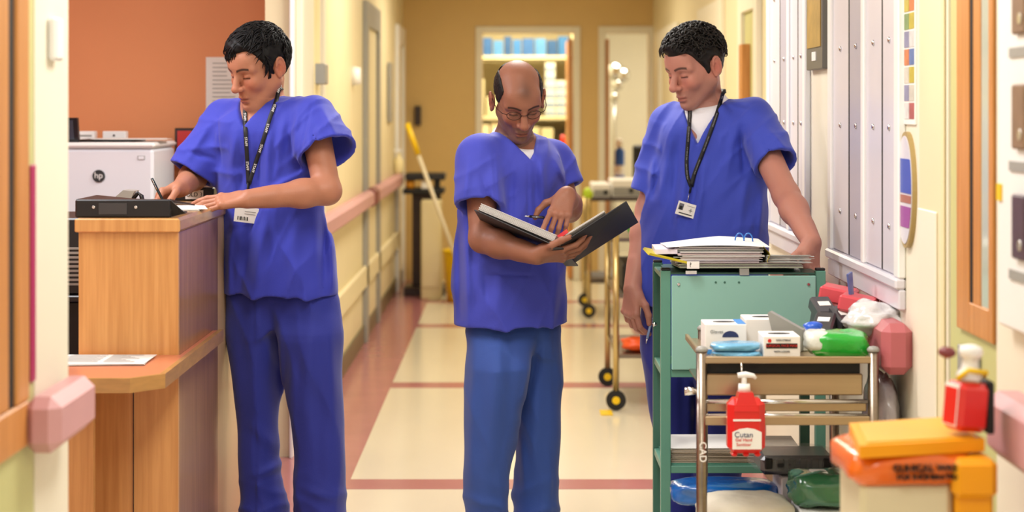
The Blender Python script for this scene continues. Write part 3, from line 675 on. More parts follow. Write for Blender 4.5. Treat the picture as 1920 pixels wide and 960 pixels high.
# ------------------------------------------------------------------ orange waste bin, near right
M_or = mat('orange_plastic', 'f8a606', .4, var=.08, scale=6)
M_or2 = mat('orange_film', 'ee6f14', .25, var=.15, scale=8, bump=.4, bscale=25, coat=.4)
bn = thing('waste_bin', 'orange-lidded waste bin with an orange bag, at the front right', 'bin', (.77, 3.72, 0))
L4 = [(.688, 3.905), (.661, 3.64), (.917, 3.716), (.905, 3.986)]
G().slab([(x, y, .838) for x, y in L4], (0, 0, .024)).build('lid', M_or, bn)
inn = [(x*.86+.793*.14, y*.86+3.812*.14) for x, y in L4]
G().slab([(x, y, .862) for x, y in inn], (0, 0, .003)).build('lid_panel', mat('amber_panel', 'f0b02e', .35, var=.1, scale=6), bn)
G().blob((.775, 3.8, .808), (.13, .13, .036), .06, 4, 41, 40, 16, e=.5).build('bag', M_or2, bn)
text('CLINICAL WASTE', 'bag_print', M_ink, bn, (.80, 3.665, .815), (1, .06, 0), (0, 0, 1), .013, ext=.004)
text('FOR INCINERATION', 'bag_print', M_ink, bn, (.80, 3.665, .797), (1, .06, 0), (0, 0, 1), .01, ext=.004)
G().box((.672, 3.69, .02), (.85, 3.93, .785), .012).build('body', mat('cream_enamel', 'd9cfae', .4, var=.04, scale=5), bn)
G().box((.853, 3.68, .02), (.925, 3.78, .765), .006).build('pedal_frame', M_or, bn)
G().box((.845, 3.66, .755), (.93, 3.8, .832), .012).build('hinge_block', M_or, bn)
# red soap bottle on the near rail
sb = thing('soap_bottle', 'red soap bottle with white pump standing on the orange bin lid', 'bottle', (.885, 3.75, .866))
g = G(); g.M = Matrix.Translation((.885, 3.75, .873)) @ Matrix.Rotation(.3, 4, 'Z') @ Matrix.Rotation(.1, 4, 'Y')
g.box((-.036, -.035, 0), (.036, .035, .095), .012); g.build('body', M_red, sb)
g.v = []; g.f = []; g.sm = []; g.box((-.0355, -.025, .01), (-.033, .025, .09)); g.build('label', M_paper, sb)
g.v = []; g.f = []; g.sm = []; g.lathe((0, 0, .1), [(.026, 0), (.024, .012), (.017, .02), (.014, .04), (.02, .043), (.024, .055), (.02, .064), (.006, .068)], 18); g.build('pump', M_white, sb)
g.v = []; g.f = []; g.sm = []; g.tube([(-.03, -.01, .1), (-.02, -.03, .12), (.02, -.03, .118), (.034, 0, .108)], .005, 6); g.build('yellow_strap', M_yellow, sb)
g.v = []; g.f = []; g.sm = []; g.lathe((-.035, .03, .135), [(.004, 0), (.016, .006), (.018, .014), (.01, .022)], 14); g.build('maroon_knob', M_dkrail, sb)
G().box((.925, 3.73, .868), (.94, 3.79, .97), .003).build('bracket', M_dark, sb)
# ------------------------------------------------------------------ far end of the corridor
fs = thing('weighing_stand', 'dark brown stand with a black tray top at the far left', 'stand', (-.68, 15.6, 0))
G().box((-.86, 15.4, 0), (-.53, 15.85, .07), .006).build('base', M_brownd, fs)
G().box((-.8, 15.55, .07), (-.72, 15.66, .84), .006).build('column', M_brownd, fs)
G().slab([(-.86, 15.5, .84), (-.57, 15.5, .72), (-.57, 15.5, .8), (-.8, 15.5, .87)], (0, .25, 0)).build('bracket', M_brownd, fs)
G().box((-.87, 15.4, .82), (-.54, 15.85, .86), .006).build('shelf', M_dark, fs)
G().box((-.85, 15.4, .93), (-.53, 15.8, .985), .008).build('tray', M_black, fs)
G().box((-.83, 15.45, .86), (-.78, 15.5, .93)).build('tray_leg', M_dark, fs)
G().box((-.62, 15.45, .86), (-.57, 15.5, .93)).build('tray_leg', M_dark, fs)
one(G().cyl((-.81, 15.46, .861), (-.81, 15.46, .925), .035), 'amber_jar', mat('amber_jar', 'd99520', .3), 'small amber jar on the dark stand shelf', 'jar')
one(G().box((-.72, 15.42, .861), (-.65, 15.5, .92), .004), 'white_tub', M_paper, 'small pale tub on the dark stand shelf', 'tub')
cb = thing('white_cabinet', 'pale cream pedal cabinet under the far dark stand', 'cabinet', (-.64, 15.3, .07))
G().box((-.71, 15.12, .0), (-.55, 15.38, .78), .01).build('body', mat('pale_cabinet', 'd5c79a', .4, var=.04, scale=4), cb)
G().box((-.7, 15.115, .1), (-.56, 15.12, .76), .002).build('door', mat('pale_cabinet_door', 'dccfa6', .4), cb)
yb = thing('yellow_bin', 'yellow bin on the floor left of the middle man', 'bin', (-.38, 15.0, 0))
G().lathe((-.38, 15.0, 0), [(.12, 0), (.15, .37), (.155, .38)], 24).build('body', M_yellow, yb)
G().lathe((-.38, 15.0, .38), [(.16, 0), (.155, .025), (.06, .045), (.01, .046)], 24).build('lid', M_yellow, yb)
mp = thing('mop', 'long pale mop handle with a yellow end leaning on the far left', 'mop', (-.3, 14.9, 0))
a, b = Vector(WP(763, 232, 14.85)), Vector(WP(883, 527, 14.7)); b.z = .05
G().cyl(a.lerp(b, .17), b, .016, n=12).build('handle', mat('pale_pole', 'd8cdb0', .4), mp)
G().cyl(a, a.lerp(b, .18), .022, n=12).build('grip', M_yellow, mp)
G().blob((b.x, b.y, .05), (.12, .08, .05), .2, 6, 4).build('mop_head', M_paper, mp)
tag(one(G().box((-.845, 16.84, 1.36), (-.79, 16.9, 1.53), .004), 'wall_unit', M_brownd, 'small dark wall unit on the ochre far wall', 'fitting'))
lb2 = thing('spray_bottle', 'pale bottle on the far end of the left handrail', 'bottle', (-.89, 15.45, .98))
G().lathe((-.905, 15.5, .98), [(.035, 0), (.04, .01), (.04, .11), (.015, .14), (.015, .17)], 16).build('body', mat('ivory_bottle', 'f2e3ae', .3), lb2)
G().box((-.94, 15.48, 1.15), (-.885, 15.52, 1.18), .004).build('trigger', M_white, lb2)
# store room shelving seen through the left doorway
ss = thing('store_shelving', 'pale shelving full of stock seen through the far doorway', 'shelving', (.15, 18.7, 0))
LV = (.35, .75, 1.15, 1.4, 1.98)
for x in (-.42, .58): G().box((x, 18.4, 0), (x+.04, 19.1, 2.3)).build('upright', M_cream, ss)
for z in LV: G().box((-.42, 18.4, z), (.6, 19.1, z+.035), .002).build('shelf', M_cream, ss)
ORD = ['leftmost', 'second from the left', 'third from the left', 'fourth from the left', 'fifth from the left', 'sixth from the left', 'seventh from the left', 'eighth from the left', 'ninth from the left', 'tenth from the left', 'eleventh from the left']
cols = ['2f6fb0', '2b5f9e', '4a86c0', '1f4f86']
MB = [mat('stock_'+c, c, .5, var=.2, scale=12) for c in cols]
x = -.36; k = 0; rd = random.Random(3)
while x < .46:
    w = rd.uniform(.07, .11)
    one(G().box((x, 18.42, 2.016), (x+w, 18.75, 2.016+rd.uniform(.14, .19)), .004), 'stock_box', MB[k % 4], ORD[k]+' of the blue stock boxes on the store room top shelf', 'box', 'blue boxes on the top shelf'); x += w+.012; k += 1
MW = [mat('stockw_'+c, c, .5, var=.1, scale=12) for c in ('efe6c4', 'd8cfa8', 'e8e4d8')]
for i in range(6):
    for j in range(2):
        if i > 3 and j: continue
        x0 = .33+j*.1; z0 = 1.436+i*.086
        t = thing('stock_carton', 'banded carton, '+['left', 'right'][j]+' column, '+['bottom', 'second', 'third', 'fourth', 'fifth', 'top'][i]+' of its stack in the store room', 'carton', (x0+.045, 18.5, z0), 'banded cartons in the store room')
        G().box((x0, 18.42, z0), (x0+.095, 18.7, z0+.082), .003).build('carton', MW[2], t)
        G().box((x0+.004, 18.418, z0+.012), (x0+.09, 18.42, z0+.036)).build('band', MB[2], t)
for zi, z in enumerate((.386, .786, 1.186)):
    x = -.36; k = 0
    while x < .4:
        w = rd.uniform(.1, .16)
        one(G().box((x, 18.43, z), (x+w, 18.8, z+rd.uniform(.13, .19)), .004), 'store_carton', MW[rd.randrange(2)], ORD[k]+' of the pale cartons on the '+['bottom', 'second', 'third'][zi]+' store room shelf', 'carton', 'pale cartons in the store room'); x += w+.015; k += 1
x = -.36; k = 0
while x < .18:
    w = rd.uniform(.1, .14)
    one(G().box((x, 18.43, 1.436), (x+w, 18.8, 1.436+rd.uniform(.18, .4)), .004), 'store_carton', MW[rd.randrange(2)], ORD[k]+' of the pale cartons on the shelf behind the middle man', 'carton', 'pale cartons behind the middle man'); x += w+.02; k += 1
one(G().lathe((.49, 18.1, 1.02), [(.05, 0), (.06, .02), (.055, .14), (.02, .2), (.02, .24)], 18), 'red_bottle', M_red, 'red bottle near the brown door edge of the store room', 'bottle')
one(G().box((.4, 17.95, 0), (.58, 18.25, 1.02), .006), 'store_cupboard', M_cream, 'cream cupboard that carries the red bottle in the store room', 'cupboard')
# side room
el = thing('examination_lamp', 'shiny silver lamp on a stand in the far right room', 'lamp', (1.03, 18.6, 0))
G().cyl((1.0, 18.6, 0), (1.0, 18.6, 1.75), .018, n=12).build('pole', M_chrome, el)
G().lathe((1.0, 18.6, 0), [(.18, 0), (.18, .03), (.05, .06)], 20).build('base', M_grey, el)
for k, (x, z, r) in enumerate(((1.0, 1.87, .085), (1.08, 1.83, .07), (1.03, 1.74, .06), (1.0, 1.62, .05))):
    G().lathe((x, 18.55, z-r), [(r*math.sin(a), r-r*math.cos(a)) for a in np.linspace(.05, 3.09, 12)], 18).build('reflector', M_chrome, el)
ub = thing('side_table', 'pale table under the blue bottle in the far right room', 'table', (1.0, 17.6, 0))
G().box((.86, 17.3, .78), (1.5, 17.9, .82), .004).build('top', M_white, ub)
for x in (.88, 1.45):
    for y in (17.32, 17.85): G().box((x, y, 0), (x+.03, y+.03, .78)).build('leg', M_chrome, ub)
bb = thing('blue_bottle', 'tall blue bottle with a white cap in the far right room', 'bottle', (1.0, 17.5, .82))
G().lathe((.99, 17.5, .82), [(.042, 0), (.045, .02), (.045, .3), (.02, .33)], 18).build('body', mat('blue_bottle', '1f62d0', .3), bb)
G().lathe((.99, 17.5, 1.15), [(.03, 0), (.03, .07), (.01, .08)], 14).build('cap', M_white, bb)
G().lathe((.99, 17.5, .9), [(.0455, 0), (.0455, .09)], 18).build('label', M_white, bb)
ch = thing('black_chair', 'black chair back showing beside the leaning man, far room', 'chair', (1.3, 18.2, 0))
G().box((1.16, 18.3, .75), (1.5, 18.34, 1.16), .02).build('backrest', M_dark, ch)
G().box((1.16, 18.02, .46), (1.5, 18.36, .52), .02).build('seat', M_dark, ch)
G().cyl((1.33, 18.2, .03), (1.33, 18.2, .46), .025).build('column', M_chrome, ch)
G().lathe((1.33, 18.2, 0), [(.2, 0), (.2, .03), (.03, .06)], 10).build('base', M_dark, ch)
# trolleys along the right side, far
M_brass = mat('warm_steel', 'c3ac78', .25, metal=.9, var=.1, scale=8)
def trolley(name, label, x0, x1, y0, y1, zt, zs, m, mshelf):
    t = thing(name, label, 'trolley', ((x0+x1)/2, (y0+y1)/2, 0))
    for x in (x0, x1):
        for y in (y0, y1):
            p = G().cyl((x, y, .1), (x, y, zt+.03), .016, n=12).build('post', m, t)
            G().cyl((x, y-.012, .052), (x, y+.012, .052), .05, n=20).build('castor', M_dark, p)
            G().cyl((x, y-.0135, .052), (x, y+.0135, .052), .02, n=14).build('hub', M_yellow, p)
            G().tube([(x, y, .13), (x, y+.022, .1), (x, y+.022, .052)], .01, 8).build('fork', m, p)
    for z in zs: G().box((x0, y0, z), (x1, y1, z+.02), .003).build('shelf', mshelf, t)
    return t
ta = trolley('steel_trolley', 'brassy steel trolley behind the leaning man, with black wheels', .523, 1.13, 9.56, 10.4, .88, (.26, .56, .84), M_brass, M_steel)
tb_ = trolley('equipment_trolley', 'brown-shelved trolley far along the right wall', .56, 1.1, 13.8, 14.6, .86, (.25, .55, .84), M_brass, M_brownd)
one(G().blob((.64, 9.75, .915), (.06, .07, .05), .15, 5, 3), 'green_bag', M_grn, 'bright green bag on the brassy trolley behind the open binder', 'bag')
one(G().box((.56, 9.66, .582), (.95, 10.2, .72), .01), 'black_crate', M_dark, 'black crate on the middle shelf of the brassy trolley', 'crate')
one(G().box((.75, 9.62, .862), (1.05, 10.1, .98), .008), 'white_tray_box', M_paper, 'white box on top of the brassy trolley', 'box')
one(G().blob((.63, 9.7, .316), (.07, .08, .035), .12, 5, 6, e=.7), 'orange_strap', mat('orange_strap', 'ee5a1e', .4), 'orange strap bundle low on the brassy trolley', 'strap')
for k, (a, b, h) in enumerate(((.59, .72, .1), (.73, .95, .13), (.96, 1.06, .1))):
    t = thing('instrument_case', ['left white instrument case on the far brown trolley', 'middle white instrument case with a dark dial on the far trolley', 'right white instrument case on the far brown trolley'][k], 'case', ((a+b)/2, 14.1, .862), 'cases on the far trolley')
    G().box((a, 13.9, .862), (b, 14.4, .86+h), .008).build('case', M_paper, t)
    G().box((a+.01, 13.895, .875), (b-.01, 13.9, .86+h*.6), .002).build('front', M_grey, t)
    G().cyl(((a+b)/2+.03, 13.896, .86+h*.4), ((a+b)/2+.03, 13.885, .86+h*.4), .016, n=14).build('dial', M_dark, t)
one(G().blob((.55, 13.72, .9), (.035, .03, .04), .1, 4, 2), 'lime_tag', mat('lime_plastic', 'b4d32a', .4), 'lime green tag at the corner of the far trolley', 'tag')
one(G().box((.93, 13.85, .585), (1.08, 14.2, .72), .01), 'red_case', M_red, 'red case on the shelf of the far brown trolley', 'case')
one(G().box((.6, 13.85, .585), (.9, 14.2, .7), .01), 'brown_case', mat('brown_case', '8a5a48', .5, var=.2, scale=10), 'reddish brown case on the shelf of the far trolley', 'case')
one(G().box((.44, 9.4, .0014), (.5, 9.55, .006), .001), 'floor_marker', M_yellow, 'small yellow marker pad on the floor by the trolley wheel', 'marker')
# ------------------------------------------------------------------ people: signed-distance bodies meshed once
A = lambda *v: np.array(v, float)
def axis(lo, hi, coarse, fines):
    x = lo; out = [x]
    while x < hi:
        st = coarse
        for a, b, s in fines:
            if a <= x < b: st = min(st, s)
        for a, b, s in fines:
            if x < a < x+st: st = max(a-x, s)
        x += st; out.append(x)
    return np.array(out, np.float32)
class SDF:
    def __init__(s, xs, ys, zs):
        s.ax = (xs, ys, zs); s.d = np.full((len(xs), len(ys), len(zs)), .3, np.float32)
    def sub(s, lo, hi):
        return tuple(slice(max(0, np.searchsorted(a, l)-1), min(len(a), np.searchsorted(a, h)+1)) for a, l, h in zip(s.ax, lo, hi))
    def op(s, prim, k=.01, mode='u', fr=None, amp=1.0):
        f, lo, hi = prim
        m = k+.014
        lo = np.array(lo, float)-m; hi = np.array(hi, float)+m
        if fr is not None:
            o, R, sc = fr
            cs = np.array([[(lo, hi)[i][0], (lo, hi)[j][1], (lo, hi)[l][2]] for i in (0, 1) for j in (0, 1) for l in (0, 1)])
            w = cs*sc @ R.T+o; lo, hi = w.min(0), w.max(0)
        sl = s.sub(lo, hi)
        X, Y, Z = (s.ax[0][sl[0]][:, None, None], s.ax[1][sl[1]][None, :, None], s.ax[2][sl[2]][None, None, :])
        if X.size == 0 or Y.size == 0 or Z.size == 0: return s
        sc_ = 1.0
        if fr is not None:
            a, b, c = X-o[0], Y-o[1], Z-o[2]
            X, Y, Z = [(R[0, i]*a+R[1, i]*b+R[2, i]*c)/sc for i in range(3)]; sc_ = sc
        d = f(X, Y, Z)*sc_
        cur = s.d[sl]; d = np.broadcast_to(d, cur.shape).astype(np.float32)
        k = max(k, 1e-5)
        if mode == 'u':
            h = np.clip(.5+.5*(cur-d)/k, 0, 1); r = cur*(1-h)+d*h-k*h*(1-h)
        elif mode == 's':
            d = -d; h = np.clip(.5-.5*(cur-d)/k, 0, 1); r = cur*(1-h)+d*h+k*h*(1-h)
        elif mode == 'i':
            h = np.clip(.5-.5*(cur-d)/k, 0, 1); r = cur*(1-h)+d*h+k*h*(1-h)
        else:
            r = cur+d*amp
        s.d[sl] = r
        return s
    def cut(s, f, k=.004):                             # whole-grid intersection
        X, Y, Z = s.ax[0][:, None, None], s.ax[1][None, :, None], s.ax[2][None, None, :]
        d = f(X, Y, Z); cur = s.d
        h = np.clip(.5-.5*(cur-d)/k, 0, 1); s.d = (cur*(1-h)+d*h+k*h*(1-h)).astype(np.float32)
    def nets(s):
        d = s.d; sg = d < 0; nx, ny, nz = d.shape
        c = np.zeros((nx-1, ny-1, nz-1), np.int8)
        for i in (0, 1):
            for j in (0, 1):
                for k in (0, 1): c += sg[i:nx-1+i, j:ny-1+j, k:nz-1+k]
        act = (c > 0) & (c < 8); I = np.argwhere(act)
        ids = np.full(act.shape, -1, np.int32); ids[act] = np.arange(len(I))
        acc = np.zeros((len(I), 3)); n = np.zeros(len(I))
        for a in range(3):
            o1, o2 = [t for t in range(3) if t != a]
            for p in (0, 1):
                for q in (0, 1):
                    e0 = [0, 0, 0]; e0[o1] = p; e0[o2] = q; e1 = list(e0); e1[a] = 1
                    i0 = I+e0; i1 = I+e1
                    v0 = d[i0[:, 0], i0[:, 1], i0[:, 2]].astype(float); v1 = d[i1[:, 0], i1[:, 1], i1[:, 2]].astype(float)
                    m = (v0 < 0) != (v1 < 0)
                    t = np.where(m, v0/np.where(m, v0-v1, 1), 0)
                    P = np.array(e0, float)[None]+np.array([1.0 if x == a else 0 for x in range(3)])[None]*t[:, None]
                    acc += P*m[:, None]; n += m
        fr_ = acc/n[:, None]
        V = np.stack([s.ax[a][I[:, a]]+fr_[:, a]*(s.ax[a][I[:, a]+1]-s.ax[a][I[:, a]]) for a in range(3)], 1)
        Fs = []
        for a in range(3):
            o1, o2 = ((1, 2), (2, 0), (0, 1))[a]
            sl0 = [slice(1, -1)]*3; sl1 = [slice(1, -1)]*3
            sl0[a] = slice(0, -1); sl1[a] = slice(1, None)
            s0 = sg[tuple(sl0)]; s1 = sg[tuple(sl1)]
            E = np.argwhere(s0 != s1); off = np.array([1, 1, 1]); off[a] = 0; B = E+off
            def cid(p, q):
                x = B.copy(); x[:, o1] -= p; x[:, o2] -= q; return ids[x[:, 0], x[:, 1], x[:, 2]]
            q = np.stack([cid(1, 1), cid(0, 1), cid(0, 0), cid(1, 0)], 1)
            ins = s0[tuple(E.T)]
            q[~ins] = q[~ins][:, ::-1]; Fs.append(q)
        Q = np.concatenate(Fs); Q = Q[(Q >= 0).all(1)]
        return V, Q
def ELL(c, r):
    c, r = np.array(c, float), np.array(r, float)
    def f(x, y, z):
        a, b, e = (x-c[0])/r[0], (y-c[1])/r[1], (z-c[2])/r[2]
        k0 = np.sqrt(a*a+b*b+e*e); k1 = np.sqrt((a/r[0])**2+(b/r[1])**2+(e/r[2])**2)+1e-9
        return k0*(k0-1)/k1
    return f, c-r, c+r
def CAP(a, b, r1, r2=None, flat_end=False):
    a, b = np.array(a, float), np.array(b, float); r2 = r1 if r2 is None else r2
    ab = b-a; L2 = max(ab @ ab, 1e-12)
    def f(x, y, z):
        t = ((x-a[0])*ab[0]+(y-a[1])*ab[1]+(z-a[2])*ab[2])/L2; u = np.clip(t, 0, 1)
        d = np.sqrt((x-a[0]-u*ab[0])**2+(y-a[1]-u*ab[1])**2+(z-a[2]-u*ab[2])**2)-(r1+(r2-r1)*u)
        if flat_end: d = np.maximum(d, (t-1)*math.sqrt(L2))
        return d
    r = max(r1, r2)
    return f, np.minimum(a, b)-r, np.maximum(a, b)+r
def LOFT(zs, cx, cy, rx, ry, yaw=0, n=2.3, cap=True):
    zs, cx, cy, rx, ry = [np.array(q, float) for q in (zs, cx, cy, rx, ry)]
    c_, s_ = math.cos(yaw), math.sin(yaw)
    def sm(z, a): return np.interp(z, zs, a)
    def f(x, y, z):
        X, Y = x-sm(z, cx), y-sm(z, cy); RX, RY = sm(z, rx), sm(z, ry)
        u, v = np.abs(X*c_+Y*s_), np.abs(-X*s_+Y*c_)
        q = ((u/RX)**n+(v/RY)**n)**(1/n)
        g = np.sqrt((u/RX/RX)**2+(v/RY/RY)**2)+1e-6
        d = (q-1)*np.minimum(q/g, np.maximum(RX, RY))
        if cap: d = np.maximum(d, np.maximum(zs[0]-z, z-zs[-1]))
        return d
    m = max(rx.max(), ry.max())
    return f, A(cx.min()-m, cy.min()-m, zs[0]), A(cx.max()+m, cy.max()+m, zs[-1])
def FOLD(a, b, w, amp, yc, both=False):               # drape ridge (amp>0) or groove on the front of a garment
    ab = A(b[0]-a[0], b[2]-a[2]); L2 = max(ab @ ab, 1e-12)
    def f(x, y, z):
        t = ((x-a[0])*ab[0]+(z-a[2])*ab[1])/L2; u = np.clip(t, 0, 1)
        d2 = (x-a[0]-u*ab[0])**2+(z-a[2]-u*ab[1])**2
        return -amp*np.exp(-d2/(w*w))*np.sin(np.pi*(.1+.8*u))*np.clip((yc+.03-y)/.05, 0, 1)
    lo, hi = np.minimum(a, b)-2.2*w, np.maximum(a, b)+2.2*w
    lo[1] = yc-.6; hi[1] = yc+.05
    return f, lo, hi
def rotm(yaw, pitch=0, roll=0):
    return np.array((Matrix.Rotation(yaw, 3, 'Z') @ Matrix.Rotation(pitch, 3, 'X') @ Matrix.Rotation(roll, 3, 'Y')))
def obj_from(V, Q, name, m, parent, cols=None):
    loc = np.array(root_loc(parent)); V = V-loc
    me = bpy.data.meshes.new(name)
    me.vertices.add(len(V)); me.vertices.foreach_set('co', V.astype(np.float32).ravel())
    me.loops.add(Q.size); me.loops.foreach_set('vertex_index', Q.astype(np.int32).ravel())
    me.polygons.add(len(Q)); me.polygons.foreach_set('loop_start', np.arange(0, Q.size, 4, dtype=np.int32))
    me.polygons.foreach_set('use_smooth', np.ones(len(Q), bool))
    me.update(calc_edges=True); me.validate()
    if cols is not None:
        at = me.color_attributes.new('col', 'FLOAT_COLOR', 'POINT')
        at.data.foreach_set('color', np.concatenate([cols, np.ones((len(cols), 1))], 1).astype(np.float32).ravel())
    me.materials.append(m)
    o = bpy.data.objects.new(name, me); COL.objects.link(o); o.parent = parent
    return o

def smooth(V, Q, it=1):
    n = len(V)
    e = np.concatenate([Q[:, [0, 1]], Q[:, [1, 2]], Q[:, [2, 3]], Q[:, [3, 0]]])
    for _ in range(it):
        s = np.zeros((n, 3)); c = np.zeros(n)
        for k in range(3): s[:, k] = np.bincount(e[:, 0], V[e[:, 1], k], n)
        c = np.bincount(e[:, 0], minlength=n)+1e-9
        V = V*.5+.5*s/c[:, None]
    return V

def head(S, fr, o):
    """o: options. local frame: face to -y, z up, x to the figure's left; crown .12, chin -.115"""
    u = lambda p, k=.012, m='u': S.op(p, k, m, fr)
    jw = o.get('jaw', 1.0)
    u(ELL((0, .016, .034), (.0745, .094, .084)), .01)
    u(ELL((0, -.02, -.02), (.064*jw, .066, .07)), .03)
    for s in (1, -1):
        u(CAP((s*.055*jw, .004, -.05), (s*.016, -.066, -.098), .018, .016), .03)
        u(ELL((s*.036, -.064, -.026), (.024, .022, .024)), .022)
        u(CAP((s*.012, -.082, .026), (s*.05, -.066, .02), .012, .010), .018)
    u(ELL((0, -.06, .05), (.052, .032, .036)), .03)
    u(ELL((0, -.07, -.06), (.03, .027, .036)), .02)
    u(ELL((0, -.079, -.101), (.0185, .016, .016)), .018)
    for s in (1, -1):                                   # eye sockets, lids
        u(ELL((s*.031, -.104, .003), (.019, .019, .0135)), .013, 's')
        u(ELL((s*.031, -.0735, .0015), (.0145, .0135, .0125)), .005)
        u(CAP((s*.018, -.0865, -.0045), (s*.043, -.0805, -.0035), .0022), .003, 's')
    nw = o.get('nose', 1.0)
    u(CAP((0, -.088, .014), (0, -.113*1.0, -.028), .0085, .0115*nw), .012)
    u(ELL((0, -.113, -.032), (.0125*nw, .0125, .0105)), .008)
    for s in (1, -1):
        u(ELL((s*.0125*nw, -.1, -.0345), (.0085, .0115, .0085)), .006)
        u(ELL((s*.0075, -.106, -.043), (.004, .006, .004)), .003, 's')
    u(ELL((0, -.093, -.067), (.021, .008, .0075)), .007)     # lips
    u(ELL((0, -.092, -.079), (.018, .0085, .0075)), .007)
    u(CAP((-.022, -.094, -.073), (0, -.1025, -.0715), .0022), .004, 's'); u(CAP((.022, -.094, -.073), (0, -.1025, -.0715), .0022), .004, 's')
    u(ELL((0, -.104, -.056), (.004, .006, .009)), .006, 's')
    u(ELL((0, -.097, -.0895), (.014, .006, .005)), .008, 's')
    for s in (1, -1):                                   # ears
        e = o.get('ear', 1.0); ez = o.get('earz', 0)
        u(ELL((s*(.0745+.004*e), .014, -.008+ez), (.007, .0165, .029)), .008)
        u(ELL((s*(.0775+.0055*e), .019, -.003+ez), (.0055, .0165, .029)), .006)
        u(ELL((s*(.083+.0055*e), .0125, -.008+ez), (.0085, .0095, .0165)), .003, 's')
        X0 = s*(.0785+.0055*e)
        arc = [(X0+s*.002*math.sin(a), .0195+.0165*math.cos(a), -.002+ez+.0285*math.sin(a)) for a in np.linspace(2.9, -1.3, 10)]
        for p, q in zip(arc[:-1], arc[1:]): u(CAP(p, q, .0042), .002)
        u(CAP((X0-s*.001, .021, .012+ez), (X0-s*.001, .016, -.02+ez), .003), .004)
        u(ELL((X0-s*.002, .008, -.03+ez), (.005, .007, .008)), .005)
    return S

def hand(S, W, Fd, N, side, curls, thumb, sc=1.0, spread=.06, pal=1.0):
    """wrist W, finger direction Fd, back-of-hand normal N, thumb on side*cross(Fd,N)"""
    Fd = np.array(Fd, float); Fd /= np.linalg.norm(Fd)
    N = np.array(N, float); N -= Fd*(N @ Fd); N /= np.linalg.norm(N)
    T = side*np.cross(Fd, N)
    W = np.array(W, float)
    off = (.031, .0105, -.0095, -.028); ln = ((.044, .026, .022), (.048, .03, .023), (.044, .028, .022), (.034, .021, .019)); fw = (.086, .09, .086, .078)
    K = []
    for i in range(4):
        k = W+(Fd*fw[i]*pal+T*off[i])*sc; K.append(k)
        S.op(CAP(W+T*off[i]*.55*sc+Fd*.008*sc, k, .0155*sc, .0118*sc), .014)
        S.op(ELL(k+N*.004*sc, (.0105*sc,)*3), .006)
    S.op(ELL(W+(Fd*.03+T*.022-N*.008)*sc, (.021*sc,)*3), .02)
    tips = []
    for i in range(4):
        p = K[i]; a = 0; r = (.0098, .0098, .0094, .0085)[i]*sc
        for j in range(3):
            a += curls[i][j]
            d = Fd*math.cos(a)-N*math.sin(a)+T*spread*(1.5-i)*(1 if j == 0 else .6)
            d /= np.linalg.norm(d)
            q = p+d*ln[i][j]*sc
            S.op(CAP(p, q, r*(1-.07*j), r*(1-.07*(j+1))), .0035)
            p = q
        tips.append(p)
    p = W+(Fd*.024+T*.028-N*.006)*sc
    rr = (.0145, .0118, .0105, .0092)
    for j, (tf, tt, tn, L) in enumerate(thumb):
        d = Fd*tf+T*tt+N*tn; d /= np.linalg.norm(d)
        q = p+d*L*sc
        S.op(CAP(p, q, rr[j]*sc, rr[j+1]*sc), .006)
        p = q
    tips.append(p)
    return tips

def skin_color(V, fr, base, o):
    R_, sc = fr[1], fr[2]
    L = (V-fr[0]) @ R_/sc; x, y, z = L.T; ax = np.abs(x)
    c = np.tile(np.array(base), (len(V), 1))
    rs = np.sin(V[:, 0]*61+V[:, 2]*37)*np.sin(V[:, 1]*53-V[:, 2]*71)
    c *= (1+.05*rs)[:, None]
    hd = (z > -.135)
    def blend(m, col, a): 
        m = np.clip(m, 0, 1)*a*hd
        c[:] = c*(1-m[:, None])+np.array(col)*m[:, None]
    front = y < -.03
    g = lambda cx, cy, cz, s: np.exp(-(((ax-cx)/s)**2+((y-cy)/s)**2+((z-cz)/s)**2))
    b = np.array(base)
    blend(g(.036, -.08, -.028, .026)*1.2, b*A(1.08, .8, .78), .6)
    blend(g(.0, -.113, -.034, .016), b*A(1.1, .78, .74), .7)
    blend(g(.088, .02, -.008, .03), b*A(1.1, .72, .68), .7)
    lips = np.exp(-((z+.0735)/.0085)**4)*np.exp(-(ax/.0225)**4)*(y < -.088)
    blend(lips, b*A(.8, .5, .5), .85)
    blend(np.exp(-((z+.0728)/.0022)**2)*np.exp(-(ax/.022)**6)*(y < -.082), b*.25, .75)
    if o.get('beard'):
        bz = np.clip((-z-.03-.25*np.clip(.04-ax, 0, 1)*0)/.02, 0, 1)*(y < .012)*(z > -.135)
        jawm = np.clip(((ax > .034) | (z < -.05))*1.0, 0, 1)*bz
        must = np.exp(-((z+.057)/.008)**2)*(ax < .03)*(y < -.085)
        blend(np.clip(jawm+must, 0, 1)*(1-lips), o.get('beardcol', b*A(.5, .5, .55)), o['beard'])
    brow = np.exp(-((z-.0245-.005*np.sin(np.clip((ax-.012)/.04, 0, 1)*np.pi))/.0042)**4)*((ax > .011) & (ax < .051))*(y < -.055)
    blend(brow, o.get('hair', (.01, .008, .007)), o.get('brow', .92))
    lash = np.exp(-((z+.0048-.0006*np.sign(x)*0)/.0022)**2)*((ax > .0165) & (ax < .0455))*(y < -.06)
    blend(lash, (.012, .008, .008), .92)
    blend(np.exp(-((z-.0105)/.0016)**2)*((ax > .018) & (ax < .044))*(y < -.06), b*.5, .5)
    blend(g(.031, -.08, -.013, .012), b*A(.72, .62, .66), .5)
    if o.get('scalp'):
        blend(o['scalp'](x, y, z), o.get('hair', (.01, .008, .007)), .75)
    return c

